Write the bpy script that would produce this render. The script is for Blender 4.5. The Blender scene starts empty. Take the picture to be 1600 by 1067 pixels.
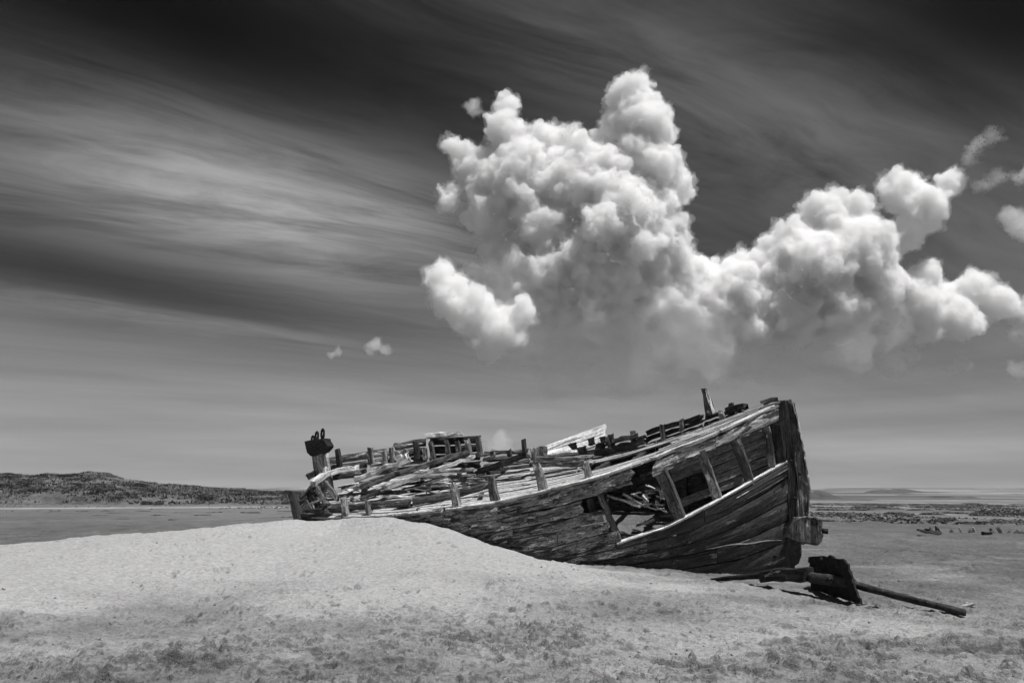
import bpy, bmesh, math, random
import numpy as np
from mathutils import Vector
sc = bpy.context.scene
COL = sc.collection
R = math.radians
rnd = random.Random(11)

# ------------------------------------------------------------------ camera
F = 1244.0                      # focal length in photo pixels (1600 wide)
HOR = 241.5                     # horizon lies this many photo pixels below the centre
PITCH = math.atan(HOR / F)
EYE = 1.6
cd = bpy.data.cameras.new('camera')
cam = bpy.data.objects.new('camera', cd)
COL.objects.link(cam)
sc.camera = cam
cd.sensor_width = 36
cd.lens = 36 * F / 1600
cd.clip_start = .1
cd.clip_end = 60000
cam.location = (0, 0, EYE)
cam.rotation_euler = (math.pi / 2 + PITCH, 0, 0)

# ------------------------------------------------------------------ light
SUN = Vector((.30, -.22, .92)).normalized()          # towards the sun
sun_l = bpy.data.lights.new('sun', 'SUN')
sun_l.energy = 5.0
sun_l.angle = R(.5)
sun_l.color = (1, .995, .985)
sun_o = bpy.data.objects.new('sun', sun_l)
COL.objects.link(sun_o)
sun_o.rotation_euler = SUN.to_track_quat('Z', 'Y').to_euler()

world = bpy.data.worlds.new('World')
sc.world = world
world.use_nodes = True
wt = world.node_tree
wt.nodes.clear()


def nd(t, kind, **kw):
    n = t.nodes.new(kind)
    for k, v in kw.items():
        setattr(n, k, v)
    return n


def setin(t, sock, v):
    if isinstance(v, bpy.types.NodeSocket):
        t.links.new(v, sock)
    elif v is not None:
        sock.default_value = v


def M(t, op, a, b=None, c=None, clamp=False):
    n = nd(t, 'ShaderNodeMath', operation=op, use_clamp=clamp)
    for s, v in zip(n.inputs, (a, b, c)):
        setin(t, s, v)
    return n.outputs[0]


def V(t, op, a, b=None, scale=None):
    n = nd(t, 'ShaderNodeVectorMath', operation=op)
    setin(t, n.inputs[0], a)
    setin(t, n.inputs[1], b)
    if scale is not None:
        setin(t, n.inputs['Scale'], scale)
    return n.outputs['Value'] if op in ('DOT_PRODUCT', 'LENGTH', 'DISTANCE') else n.outputs[0]


def SS(t, x, lo, hi, a=0., b=1.):
    n = nd(t, 'ShaderNodeMapRange', interpolation_type='SMOOTHSTEP')
    for s, v in zip(n.inputs[:5], (x, lo, hi, a, b)):
        setin(t, s, v)
    return n.outputs[0]


def NOISE(t, vec, scale, detail=4, rough=.55, dist=0., out=0):
    n = nd(t, 'ShaderNodeTexNoise')
    setin(t, n.inputs['Vector'], vec)
    n.inputs['Scale'].default_value = scale
    n.inputs['Detail'].default_value = detail
    n.inputs['Roughness'].default_value = rough
    n.inputs['Distortion'].default_value = dist
    return n.outputs[out]


def COMB(t, x, y, z):
    n = nd(t, 'ShaderNodeCombineXYZ')
    for s, v in zip(n.inputs, (x, y, z)):
        setin(t, s, v)
    return n.outputs[0]


def MIXF(t, f, a, b):
    n = nd(t, 'ShaderNodeMix', data_type='FLOAT')
    setin(t, n.inputs[0], f)
    setin(t, n.inputs[2], a)
    setin(t, n.inputs[3], b)
    return n.outputs[0]


def pix_dir(px, py):
    a = (px - 800) / F
    b = (533.5 - py) / F
    c, s = math.cos(PITCH), math.sin(PITCH)
    return np.array([a, c - b * s, s + b * c])


def build_world():
    t = wt
    out = nd(t, 'ShaderNodeOutputWorld')
    bg = nd(t, 'ShaderNodeBackground')
    bg.inputs['Strength'].default_value = .1
    t.links.new(bg.outputs[0], out.inputs[0])
    sky = nd(t, 'ShaderNodeTexSky', sky_type='NISHITA', sun_disc=False)
    sky.sun_elevation = math.asin(SUN.z)
    sky.sun_rotation = math.atan2(SUN.x, SUN.y)
    sky.altitude = 0
    sky.air_density = 1.0
    sky.dust_density = .6
    sky.ozone_density = 1.0
    sep = nd(t, 'ShaderNodeSeparateColor')
    t.links.new(sky.outputs[0], sep.inputs[0])
    red = sep.outputs[0]                       # black-and-white film behind a red filter
    base = M(t, 'MULTIPLY', M(t, 'POWER', M(t, 'MULTIPLY', red, .303), 3.4), 6.)
    base = M(t, 'DIVIDE', M(t, 'MULTIPLY', base, 3.3), M(t, 'ADD', base, 3.3))     # film shoulder of the haze near the horizon
    g = nd(t, 'ShaderNodeTexCoord').outputs['Generated']
    d = V(t, 'NORMALIZE', g)
    sx = nd(t, 'ShaderNodeSeparateXYZ')
    t.links.new(d, sx.inputs[0])
    X, Y, Z = sx.outputs
    zz = M(t, 'ADD', M(t, 'MAXIMUM', Z, 0.0), .06)
    u = M(t, 'DIVIDE', X, zz)
    v = M(t, 'DIVIDE', Y, zz)
    e = (math.sin(R(58)), math.cos(R(58)))     # the wind that draws the cirrus out
    al = M(t, 'ADD', M(t, 'MULTIPLY', u, e[0]), M(t, 'MULTIPLY', v, e[1]))
    ac = M(t, 'SUBTRACT', M(t, 'MULTIPLY', v, e[0]), M(t, 'MULTIPLY', u, e[1]))
    warp = NOISE(t, COMB(t, M(t, 'MULTIPLY', al, .5), M(t, 'MULTIPLY', ac, .9), 3.1), 1.0, 3, .5)
    ac2 = M(t, 'ADD', ac, M(t, 'MULTIPLY', warp, .55))
    streak = NOISE(t, COMB(t, M(t, 'MULTIPLY', al, .3), M(t, 'MULTIPLY', ac2, 1.5), 0.), 1.0, 7, .58)
    fine = NOISE(t, COMB(t, M(t, 'MULTIPLY', al, .8), M(t, 'MULTIPLY', ac2, 6.), 7.), 1.0, 6, .65)
    broad = NOISE(t, COMB(t, M(t, 'MULTIPLY', al, .22), M(t, 'MULTIPLY', ac, .55), 11.), 1.0, 2, .5)
    wisp = NOISE(t, COMB(t, M(t, 'MULTIPLY', al, .55), M(t, 'MULTIPLY', ac2, 1.9), 5.), 1.6, 8, .66, 1.1)
    s1 = M(t, 'ADD', M(t, 'MULTIPLY', streak, .55), M(t, 'MULTIPLY', fine, .25))
    s1 = M(t, 'ADD', s1, M(t, 'MULTIPLY', wisp, .20))
    s2 = M(t, 'ADD', M(t, 'MULTIPLY', M(t, 'ADD', streak, fine), .27), M(t, 'MULTIPLY', wisp, .46))

    def patch(px, py, rx, ry, tilt=0.):
        c = pix_dir(px, py)
        c = c / np.linalg.norm(c)
        right = np.cross(c, [0, 0, 1.])
        right /= np.linalg.norm(right)
        up = np.cross(right, c)
        ct, st = math.cos(tilt), math.sin(tilt)
        r2, u2 = ct * right + st * up, -st * right + ct * up
        a = M(t, 'DIVIDE', V(t, 'DOT_PRODUCT', d, tuple(r2)), rx / F)
        b = M(t, 'DIVIDE', V(t, 'DOT_PRODUCT', d, tuple(u2)), ry / F)
        q = M(t, 'ADD', M(t, 'MULTIPLY', a, a), M(t, 'MULTIPLY', b, b))
        front = M(t, 'GREATER_THAN', V(t, 'DOT_PRODUCT', d, tuple(c)), 0)
        return M(t, 'MULTIPLY', M(t, 'EXPONENT', M(t, 'MULTIPLY', q, -1.)), front)

    veil = patch(430, 300, 330, 105, R(-6))            # the large veil of cirrus on the left
    veil2 = patch(270, 496, 250, 15, R(-5))
    ridge = patch(900, 120, 420, 150, R(-22))
    far = patch(1330, 170, 340, 120, R(-20))
    dark1 = patch(120, 430, 480, 62, R(-6))
    dark2 = patch(240, 0, 880, 190, R(-8))
    dark3 = patch(1600, 20, 380, 160, R(-25))
    cov = SS(t, M(t, 'ADD', s1, M(t, 'MULTIPLY', broad, .35)), .52, .95)
    cov = M(t, 'MULTIPLY', cov, SS(t, Z, .0, .18, .35, .7))
    tex = SS(t, s2, .34, .61)
    pat = M(t, 'ADD', M(t, 'MULTIPLY', veil, 1.1), M(t, 'MULTIPLY', veil2, .65))
    pat = M(t, 'ADD', pat, M(t, 'MULTIPLY', M(t, 'ADD', ridge, far), .22))
    cov = M(t, 'ADD', M(t, 'MULTIPLY', cov, .30), M(t, 'MULTIPLY', pat, M(t, 'ADD', M(t, 'MULTIPLY', tex, .85), .18)))
    dk = M(t, 'ADD', M(t, 'MULTIPLY', dark1, .75), M(t, 'MULTIPLY', M(t, 'ADD', dark2, dark3), .97), clamp=True)
    cov = M(t, 'MULTIPLY', cov, M(t, 'SUBTRACT', 1., dk), clamp=True)
    clear = M(t, 'MULTIPLY', base, M(t, 'SUBTRACT', 1., M(t, 'MULTIPLY', dk, .85)))
    col = MIXF(t, cov, clear, 4.7)
    # thin stratus bands over the horizon
    band = NOISE(t, COMB(t, M(t, 'MULTIPLY', X, 1.6), M(t, 'MULTIPLY', Z, 22.), M(t, 'MULTIPLY', Y, 1.6)), 1.0, 4, .55)
    low = SS(t, Z, .30, .03)
    col = M(t, 'MULTIPLY', col, M(t, 'ADD', 1., M(t, 'MULTIPLY', M(t, 'SUBTRACT', band, .5), M(t, 'MULTIPLY', low, 1.25))))
    t.links.new(col, bg.inputs['Color'])


build_world()
sc.view_settings.view_transform = 'Standard'
sc.view_settings.look = 'None'
sc.view_settings.exposure = .10
sc.view_settings.gamma = 1
sc.cycles.use_denoising = True
sc.cycles.max_bounces = 11
sc.cycles.diffuse_bounces = 4
sc.cycles.volume_bounces = 11
sc.cycles.use_adaptive_sampling = True
sc.cycles.adaptive_threshold = .03
sc.cycles.volume_step_rate = 2.0
sc.cycles.caustics_reflective = False
sc.cycles.caustics_refractive = False
world.cycles.sampling_method = 'MANUAL'
world.cycles.sample_map_resolution = 512


# ------------------------------------------------------------------ noise in numpy
def _hash(ix, iy, seed):
    h = (ix.astype(np.int64) * 374761393 + iy.astype(np.int64) * 668265263 + seed * 974711) & 0xffffffff
    h = ((h ^ (h >> 13)) * 1274126177) & 0xffffffff
    h = h ^ (h >> 16)
    return (h & 0xffff) / 65535.0


def vnoise(x, y, seed=0):
    x = np.asarray(x, float)
    y = np.asarray(y, float)
    ix, iy = np.floor(x), np.floor(y)
    fx, fy = x - ix, y - iy
    fx = fx * fx * fx * (fx * (fx * 6 - 15) + 10)
    fy = fy * fy * fy * (fy * (fy * 6 - 15) + 10)
    a, b = _hash(ix, iy, seed), _hash(ix + 1, iy, seed)
    c, d = _hash(ix, iy + 1, seed), _hash(ix + 1, iy + 1, seed)
    return (a + (b - a) * fx) * (1 - fy) + (c + (d - c) * fx) * fy


def fbm(x, y, seed=0, octv=4, gain=.5):
    s, a, n = 0., 1., 0.
    for i in range(octv):
        s = s + a * vnoise(x, y, seed + i * 17)
        n += a
        a *= gain
        x = x * 1.94 + y * .53 + 3.7
        y = y * 1.94 - x * .21 + 1.3
    return s / n


def sstep(x, lo, hi):
    q = np.clip((x - lo) / (hi - lo), 0, 1)
    return q * q * (3 - 2 * q)


# ------------------------------------------------------------------ tags and mesh helpers
def tag(o, label=None, cat=None, group=None, kind=None):
    if label:
        o['label'] = label
    if cat:
        o['category'] = cat
    if group:
        o['group'] = group
    if kind:
        o['kind'] = kind
    return o


def empty(name, loc):
    o = bpy.data.objects.new(name, None)
    COL.objects.link(o)
    o.location = loc
    o.empty_display_size = .2
    return o


ABS = {}                                    # world position of every object made here


def mesh_obj(name, verts, faces, mat, parent=None, uvs=None, smooth=False, origin=None):
    verts = np.asarray(verts, float)
    c = np.asarray(origin if origin is not None else verts.mean(0), float)
    me = bpy.data.meshes.new(name)
    me.from_pydata((verts - c).tolist(), [], faces)
    if uvs is not None:
        l = me.uv_layers.new(name='UVMap')
        uvs = np.asarray(uvs, float)
        vi = np.empty(len(me.loops), int)
        me.loops.foreach_get('vertex_index', vi)
        l.data.foreach_set('uv', uvs[vi].ravel())
    if smooth:
        me.polygons.foreach_set('use_smooth', [True] * len(me.polygons))
    if mat:
        me.materials.append(mat)
    me.update()
    bm = bmesh.new()
    bm.from_mesh(me)
    bmesh.ops.recalc_face_normals(bm, faces=bm.faces)
    bm.to_mesh(me)
    bm.free()
    o = bpy.data.objects.new(name, me)
    COL.objects.link(o)
    if parent is not None:
        o.parent = parent
        p = ABS.get(parent.name, np.array(parent.location))
        o.location = c - p
    else:
        o.location = c
    ABS[o.name] = c
    return o


def norm(v):
    v = np.asarray(v, float)
    return v / (np.linalg.norm(v) + 1e-12)


def resample(P, n):
    P = np.asarray(P, float)
    if len(P) == 1:
        return np.repeat(P, n, 0)
    seg = np.linalg.norm(np.diff(P, axis=0), axis=1)
    s = np.concatenate([[0], np.cumsum(seg)])
    q = np.linspace(0, s[-1], n)
    return np.stack([np.interp(q, s, P[:, k]) for k in range(P.shape[1])], 1)


def plank(name, top, bot, thick, mat, parent, facing=(0, -1, 0), n=None, m=4, gap=.008, chamfer=.018,
          ends=(.03, .03), wob=.006, seed=None):
    """a board between two edge lines: front face, back face, worn edges and broken ends"""
    r = np.random.RandomState(seed if seed is not None else rnd.randrange(10 ** 6))
    top, bot = np.asarray(top, float), np.asarray(bot, float)
    L = np.linalg.norm(np.diff(top, axis=0), axis=1).sum()
    n = n or int(np.clip(L / .16, 6, 60))
    T, B = resample(top, n), resample(bot, n)
    fr = np.linspace(0, 1, m)
    G = T[:, None, :] * (1 - fr)[None, :, None] + B[:, None, :] * fr[None, :, None]
    along = np.gradient(G, axis=0)
    across = np.gradient(G, axis=1)
    N = np.cross(along, across)
    N /= np.linalg.norm(N, axis=2, keepdims=True) + 1e-9
    if (N.mean((0, 1)) * np.asarray(facing)).sum() < 0:
        N = -N
    al = along / (np.linalg.norm(along, axis=2, keepdims=True) + 1e-9)
    ac = across / (np.linalg.norm(across, axis=2, keepdims=True) + 1e-9)
    wid = np.linalg.norm(B - T, axis=1)
    # edge wobble and gap
    G[:, 0] += ac[:, 0] * (gap + np.abs(r.randn(n, 1)) * wob)
    G[:, -1] -= ac[:, -1] * (gap + np.abs(r.randn(n, 1)) * wob)
    # broken ends
    G[0] += al[0] * (r.rand(m, 1) * ends[0])
    G[-1] -= al[-1] * (r.rand(m, 1) * ends[1])
    bow = np.interp(np.arange(n), np.linspace(0, n - 1, 5), r.randn(5) * wob * .8)
    G += N * bow[:, None, None] + N * (r.randn(n, m, 1) * wob * .25)
    Fr = G.copy()
    Fr[:, 0] -= N[:, 0] * chamfer
    Fr[:, -1] -= N[:, -1] * chamfer
    Bk = G - N * thick
    v = np.concatenate([Fr.reshape(-1, 3), Bk.reshape(-1, 3)])
    q = n * m
    fs = []
    I = lambda i, j: i * m + j
    for i in range(n - 1):
        for j in range(m - 1):
            fs.append((I(i, j), I(i + 1, j), I(i + 1, j + 1), I(i, j + 1)))
            fs.append((q + I(i, j), q + I(i, j + 1), q + I(i + 1, j + 1), q + I(i + 1, j)))
        fs.append((I(i, 0), q + I(i, 0), q + I(i + 1, 0), I(i + 1, 0)))
        fs.append((I(i, m - 1), I(i + 1, m - 1), q + I(i + 1, m - 1), q + I(i, m - 1)))
    for j in range(m - 1):
        fs.append((I(0, j), I(0, j + 1), q + I(0, j + 1), q + I(0, j)))
        fs.append((I(n - 1, j), q + I(n - 1, j), q + I(n - 1, j + 1), I(n - 1, j + 1)))
    uu = np.linspace(0, L, n)[:, None] * np.ones((1, m))
    vv = fr[None, :] * wid[:, None]
    uv = np.stack([uu, vv], 2).reshape(-1, 2)
    uv = np.concatenate([uv, uv + [0, .37]])
    return mesh_obj(name, v, fs, mat, parent, uv)


def beam(name, pts, w, h, mat, parent=None, up=(0, 0, 1), taper=1., jag=.02, wob=.01, segs=None, rnd_sec=.22, seed=None):
    """a squared timber along a line of points: rounded arrises, jagged ends. h is along up, w across"""
    r = np.random.RandomState(seed if seed is not None else rnd.randrange(10 ** 6))
    P = np.asarray(pts, float)
    L = np.linalg.norm(np.diff(P, axis=0), axis=1).sum()
    n = segs or int(np.clip(L / .14, 4, 40))
    P = resample(P, n)
    tan = np.gradient(P, axis=0)
    tan /= np.linalg.norm(tan, axis=1, keepdims=True)
    upv = np.asarray(up, float)
    c = 1 - rnd_sec
    sec = np.array([(-1, -c), (-c, -1), (c, -1), (1, -c), (1, c), (c, 1), (-c, 1), (-1, c)]) * .5
    v, uv = [], []
    per = 2 * (w + h)
    for i in range(n):
        sd = norm(np.cross(tan[i], upv))
        u2 = norm(np.cross(sd, tan[i]))
        k = 1 + (taper - 1) * i / (n - 1)
        o = r.randn(3) * wob * .6
        for j, (a, b) in enumerate(sec):
            p = P[i] + o + sd * (a * w * k + r.randn() * wob * .5) + u2 * (b * h * k + r.randn() * wob * .5)
            if i in (0, n - 1):
                p = p - tan[i] * (1 if i else -1) * r.rand() * jag * 2
            v.append(p)
            uv.append((L * i / (n - 1), per * j / 8.))
    fs = []
    for i in range(n - 1):
        for j in range(8):
            k2 = (j + 1) % 8
            fs.append((i * 8 + j, i * 8 + k2, i * 8 + 8 + k2, i * 8 + 8 + j))
    fs.append(tuple(range(7, -1, -1)))
    fs.append(tuple(range((n - 1) * 8, n * 8)))
    return mesh_obj(name, v, fs, mat, parent, uv)


def prism(name, poly, axis, thick, mat, parent=None, jit=.01, sub=3, center=True, seed=None, taper=0.):
    """a traced outline with real thickness along axis; outline edges are worn"""
    r = np.random.RandomState(seed if seed is not None else rnd.randrange(10 ** 6))
    P = np.asarray(poly, float)
    Q = []
    for i in range(len(P)):
        a, b = P[i], P[(i + 1) % len(P)]
        for k in range(sub):
            Q.append(a + (b - a) * k / sub + (r.randn(3) * jit if k else r.randn(3) * jit * .4))
    Q = np.array(Q)
    ax = norm(axis)
    off = thick * .5 if center else 0
    A = Q - ax * off
    B = A + ax * thick
    cen = Q.mean(0)
    ch = .016
    layers = [A + (cen - A) * (ch / (np.linalg.norm(cen - A, axis=1, keepdims=True) + .05)), A + ax * ch * 1.2, B - ax * ch * 1.2,
              B + (cen - B) * (ch / (np.linalg.norm(cen - B, axis=1, keepdims=True) + .05))]
    if thick < .06:
        layers = [A, B]
    v = np.concatenate(layers)
    n = len(Q)
    fs = [tuple(range(n)), tuple(range(len(v) - 1, len(v) - n - 1, -1))]
    for l in range(len(layers) - 1):
        for i in range(n):
            j = (i + 1) % n
            fs.append((l * n + i, l * n + n + i, l * n + n + j, l * n + j))
    e1 = norm(np.cross(ax, (0, 0, 1)) if abs(ax[2]) < .9 else (1, 0, 0))
    uv = np.stack([v @ np.array([0, 0, 1.]), v @ e1], 1)
    return mesh_obj(name, v, fs, mat, parent, uv)


def tube(name, pts, rad, mat, parent=None, k=10, jit=.0, rad2=None):
    P = np.asarray(pts, float)
    n = len(P)
    tan = np.gradient(P, axis=0)
    r = np.random.RandomState(rnd.randrange(10 ** 6))
    v, uv = [], []
    s = 0
    for i in range(n):
        tt = norm(tan[i])
        a = norm(np.cross(tt, (0.1, .2, 1.)))
        b = np.cross(tt, a)
        rr = rad if rad2 is None else rad + (rad2 - rad) * i / (n - 1)
        if i:
            s += np.linalg.norm(P[i] - P[i - 1])
        for j in range(k):
            q = 2 * math.pi * j / k
            v.append(P[i] + (a * math.cos(q) + b * math.sin(q)) * (rr + r.randn() * jit))
            uv.append((s, rr * q))
    fs = [tuple(range(k - 1, -1, -1)), tuple(range((n - 1) * k, n * k))]
    for i in range(n - 1):
        for j in range(k):
            j2 = (j + 1) % k
            fs.append((i * k + j, i * k + j2, i * k + k + j2, i * k + k + j))
    return mesh_obj(name, v, fs, mat, parent, uv, smooth=True)


# ------------------------------------------------------------------ materials (a black-and-white photograph: all greys)
def new_mat(name):
    m = bpy.data.materials.new(name)
    m.use_nodes = True
    t = m.node_tree
    b = t.nodes['Principled BSDF']
    b.inputs['Roughness'].default_value = .85
    b.inputs['Specular IOR Level'].default_value = .25
    return m, t, b


def put(t, b, val, bump=None, dist=.01, strength=1., rough=None):
    c = nd(t, 'ShaderNodeCombineColor')
    for i in range(3):
        setin(t, c.inputs[i], val)
    t.links.new(c.outputs[0], b.inputs['Base Color'])
    if bump is not None:
        bn = nd(t, 'ShaderNodeBump')
        bn.inputs['Distance'].default_value = dist
        bn.inputs['Strength'].default_value = strength
        t.links.new(bump, bn.inputs['Height'])
        t.links.new(bn.outputs[0], b.inputs['Normal'])
    if rough is not None:
        setin(t, b.inputs['Roughness'], rough)


def wood(name, lo, hi, stain=.35, stain_amt=.5, pale=0., pale_val=.65, crack=.8, across=26., blot=2.2, rough=.85, var=.3, bmp=1.):
    m, t, b = new_mat(name)
    uv = nd(t, 'ShaderNodeUVMap').outputs[0]
    oi = nd(t, 'ShaderNodeObjectInfo').outputs['Random']
    off = COMB(t, M(t, 'MULTIPLY', oi, 37.), M(t, 'MULTIPLY', oi, 91.), M(t, 'MULTIPLY', oi, 53.))
    p = V(t, 'ADD', uv, off)
    pg = V(t, 'MULTIPLY', p, (1.6, across, 1.))
    grain = NOISE(t, pg, 1., 6, .62, .3)
    pc = V(t, 'MULTIPLY', p, (.9, across * 1.9, 1.))
    cr = SS(t, NOISE(t, pc, 1., 3, .5, .2), .60, .70)
    pb = V(t, 'MULTIPLY', p, (blot * .55, blot * 2.2, 1.))
    blotch = NOISE(t, pb, 1., 5, .65, .6)
    fineb = NOISE(t, V(t, 'MULTIPLY', p, (9., 30., 1.)), 1., 4, .7)
    base = MIXF(t, SS(t, grain, .25, .75), lo, hi)
    base = M(t, 'MULTIPLY', base, M(t, 'ADD', 1. - var * .5, M(t, 'MULTIPLY', oi, var)))
    st = SS(t, M(t, 'ADD', M(t, 'MULTIPLY', blotch, .7), M(t, 'MULTIPLY', fineb, .3)), .49, .55)
    base = M(t, 'MULTIPLY', base, M(t, 'SUBTRACT', 1., M(t, 'MULTIPLY', st, stain_amt)))
    if pale > 0:
        pl = NOISE(t, V(t, 'MULTIPLY', p, (1.7, 7., 3.)), 1., 6, .7, .4)
        thr = .72 - pale * .3
        pm = SS(t, pl, thr, thr + .035)
        base = MIXF(t, pm, base, M(t, 'MULTIPLY', M(t, 'ADD', .7, M(t, 'MULTIPLY', grain, .5)), pale_val))
    base = M(t, 'MULTIPLY', base, M(t, 'SUBTRACT', 1., M(t, 'MULTIPLY', cr, crack)))
    pit = NOISE(t, V(t, 'MULTIPLY', p, (16., 26., 1.)), 1., 4, .7)
    base = M(t, 'MULTIPLY', base, M(t, 'SUBTRACT', 1.12, M(t, 'MULTIPLY', SS(t, pit, .54, .62), .62)))
    base = M(t, 'MULTIPLY', base, M(t, 'ADD', .65, M(t, 'MULTIPLY', SS(t, fineb, .35, .65), .7)))
    h = M(t, 'ADD', M(t, 'MULTIPLY', grain, 1.), M(t, 'MULTIPLY', blotch, .8))
    h = M(t, 'SUBTRACT', h, M(t, 'MULTIPLY', cr, .9))
    put(t, b, base, h, .022 * bmp, 1., rough)
    return m


W_GREY = wood('weathered_grey_wood', .13, .34, stain_amt=.65, pale=.48, pale_val=.55)
W_HULL = wood('old_painted_hull_wood', .115, .28, stain_amt=.80, pale=.50, pale_val=.66, across=14, blot=3.6)
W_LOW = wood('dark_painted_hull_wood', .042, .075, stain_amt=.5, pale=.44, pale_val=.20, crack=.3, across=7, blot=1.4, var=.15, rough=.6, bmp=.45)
W_DARK = wood('tarred_dark_wood', .018, .06, stain_amt=.5, pale=.22, pale_val=.28)
W_BROWN = wood('mid_dark_wood', .06, .17, stain_amt=.6, pale=.42, pale_val=.4)
W_PALE = wood('bleached_pale_wood', .42, .76, stain_amt=.5, pale=.4, pale_val=.75)
W_DECK = wood('bleached_deck_wood', .26, .58, stain_amt=.30, pale=.25, pale_val=.7, across=34, crack=.75)
W_WHITE = wood('flaking_white_paint', .62, .80, stain_amt=.4, pale=.0, crack=.5, across=8, blot=3., var=.1)
W_RAIL = wood('worn_rail_wood', .32, .62, stain_amt=.85, pale=.42, pale_val=.66, across=18, blot=3.4)


def iron(name, lo, hi, spot=.25):
    m, t, b = new_mat(name)
    g = nd(t, 'ShaderNodeTexCoord').outputs['Object']
    n1 = NOISE(t, g, 9., 6, .65)
    n2 = SS(t, NOISE(t, g, 26., 4, .7), .63, .72)
    v = MIXF(t, SS(t, n1, .3, .7), lo, hi)
    v = MIXF(t, n2, v, spot)
    put(t, b, v, n1, .02, 1., .85)
    b.inputs['Specular IOR Level'].default_value = .15
    return m


IRON = iron('rusted_iron', .008, .028, .14)
IRON2 = iron('scaled_rust', .018, .065, .28)


def sand_mat(name, dry=.46, wet=.155):
    m, t, b = new_mat(name)
    pos = nd(t, 'ShaderNodeNewGeometry').outputs['Position']
    at = nd(t, 'ShaderNodeAttribute', attribute_name='damp').outputs['Fac']
    edge_shade = nd(t, 'ShaderNodeAttribute', attribute_name='crust').outputs['Fac']
    n1 = NOISE(t, pos, .5, 5, .6)
    n2 = NOISE(t, pos, 7., 5, .65)
    n3 = NOISE(t, pos, 45., 3, .7)
    n4 = NOISE(t, V(t, 'MULTIPLY', pos, (14., 22., 14.)), 1., 4, .65)
    dv = M(t, 'MULTIPLY', dry, M(t, 'ADD', .78, M(t, 'MULTIPLY', n2, .44)))
    wv = M(t, 'MULTIPLY', wet, M(t, 'ADD', .55, M(t, 'MULTIPLY', n2, .9)))
    dm = SS(t, M(t, 'ADD', at, M(t, 'MULTIPLY', M(t, 'SUBTRACT', n1, .5), .7)), .12, .98)
    v = MIXF(t, dm, dv, wv)
    n0 = NOISE(t, V(t, 'MULTIPLY', pos, (.05, .035, 1.)), 1., 6, .68)
    nm = NOISE(t, V(t, 'MULTIPLY', pos, (.9, .55, 1.)), 1., 5, .7)
    mott = M(t, 'ADD', M(t, 'MULTIPLY', SS(t, n0, .36, .62), .55), M(t, 'MULTIPLY', SS(t, nm, .38, .62), .45))
    v = M(t, 'MULTIPLY', v, MIXF(t, dm, 1., M(t, 'ADD', .68, M(t, 'MULTIPLY', mott, .62))))
    fl = SS(t, n3, .58, .68)
    v = M(t, 'MULTIPLY', v, M(t, 'SUBTRACT', 1., M(t, 'MULTIPLY', fl, M(t, 'ADD', .12, M(t, 'MULTIPLY', dm, .25)))))
    v = M(t, 'MULTIPLY', v, M(t, 'ADD', .80, M(t, 'MULTIPLY', SS(t, n4, .35, .6), .25)))
    v = M(t, 'MULTIPLY', v, M(t, 'SUBTRACT', 1., M(t, 'MULTIPLY', edge_shade, .46)))  # shade of the steep crust edges, put into the sand colour
    put(t, b, v, M(t, 'ADD', M(t, 'MULTIPLY', n2, .7), M(t, 'ADD', M(t, 'MULTIPLY', n3, .45), M(t, 'MULTIPLY', n4, .5))), .10, .9, .95)
    b.inputs['Specular IOR Level'].default_value = .1
    return m


SAND = sand_mat('sand')


# ------------------------------------------------------------------ the boat's plan: axis, half beam, curtains
TX, TY = -5.60, 22.5                 # low end (left)
SX, SY = 6.06, 17.3                  # high end (right)
AX = norm((SX - TX, SY - TY, 0))
ATH = np.array([-AX[1], AX[0], 0])   # away from the camera
LEN = math.hypot(SX - TX, SY - TY)
CAMP = np.array([0, 0, EYE])
tb = [-.1, 0, .08, .18, .35, .55, .72, .84, .93, .985, 1., 1.2]
bb = [.70, .75, 1.12, 1.5, 1.85, 1.95, 1.75, 1.28, .68, .18, .10, .10]


def half(t):
    return np.interp(t, tb, bb)


_ts = np.linspace(-.08, 1.12, 2401)
_hb = half(_ts)
_hb = np.convolve(np.pad(_hb, 60, 'edge'), np.hanning(121) / np.hanning(121).sum(), 'valid')


def halfs(t):
    return np.interp(t, _ts, _hb)


def curtain(px, py, k, ds=0.):
    """the point of the photo's line of sight on the upright surface at k half-beams from the boat's axis"""
    d = pix_dir(px, py)
    kk = k(_ts) if callable(k) else k
    s = kk * _hb + ds
    x = TX + AX[0] * LEN * _ts + ATH[0] * s
    y = TY + AX[1] * LEN * _ts + ATH[1] * s
    cr = x * d[1] - y * d[0]
    i = np.nonzero(np.sign(cr[:-1]) != np.sign(cr[1:]))[0]
    if len(i) == 0:
        i = np.array([np.argmin(np.abs(cr[:-1]))])
    i = i[0]
    f = cr[i] / (cr[i] - cr[i + 1] + 1e-12)
    f = min(max(f, 0), 1)
    X, Y = x[i] + (x[i + 1] - x[i]) * f, y[i] + (y[i + 1] - y[i]) * f
    q = (X * d[0] + Y * d[1]) / (d[0] ** 2 + d[1] ** 2)
    return CAMP + d * q


def tpar(p):
    return float(((p[0] - TX) * AX[0] + (p[1] - TY) * AX[1]) / LEN)


def line(pts, k, ds=0., n=None):
    """densify a traced line in the photo, then hang it on a curtain"""
    P = np.asarray(pts, float)
    if n:
        P = resample(P, n)
    return np.array([curtain(x, y, k, ds) for x, y in P])


def plan(t, s, z):
    return np.array([TX + AX[0] * LEN * t + ATH[0] * s, TY + AX[1] * LEN * t + ATH[1] * s, z])


def ground_pt(px, py, z=0.):
    d = pix_dir(px, py)
    return CAMP + d * ((z - EYE) / d[2])


def depth_pt(px, py, y):
    d = pix_dir(px, py)
    return CAMP + d * (y / d[1])


def vplane(px, py, A, B):
    A, B = np.asarray(A, float)[:2], np.asarray(B, float)[:2]
    n = np.array([-(B - A)[1], (B - A)[0]])
    d = pix_dir(px, py)
    q = (A @ n) / (d[:2] @ n)
    return CAMP + d * q


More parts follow.
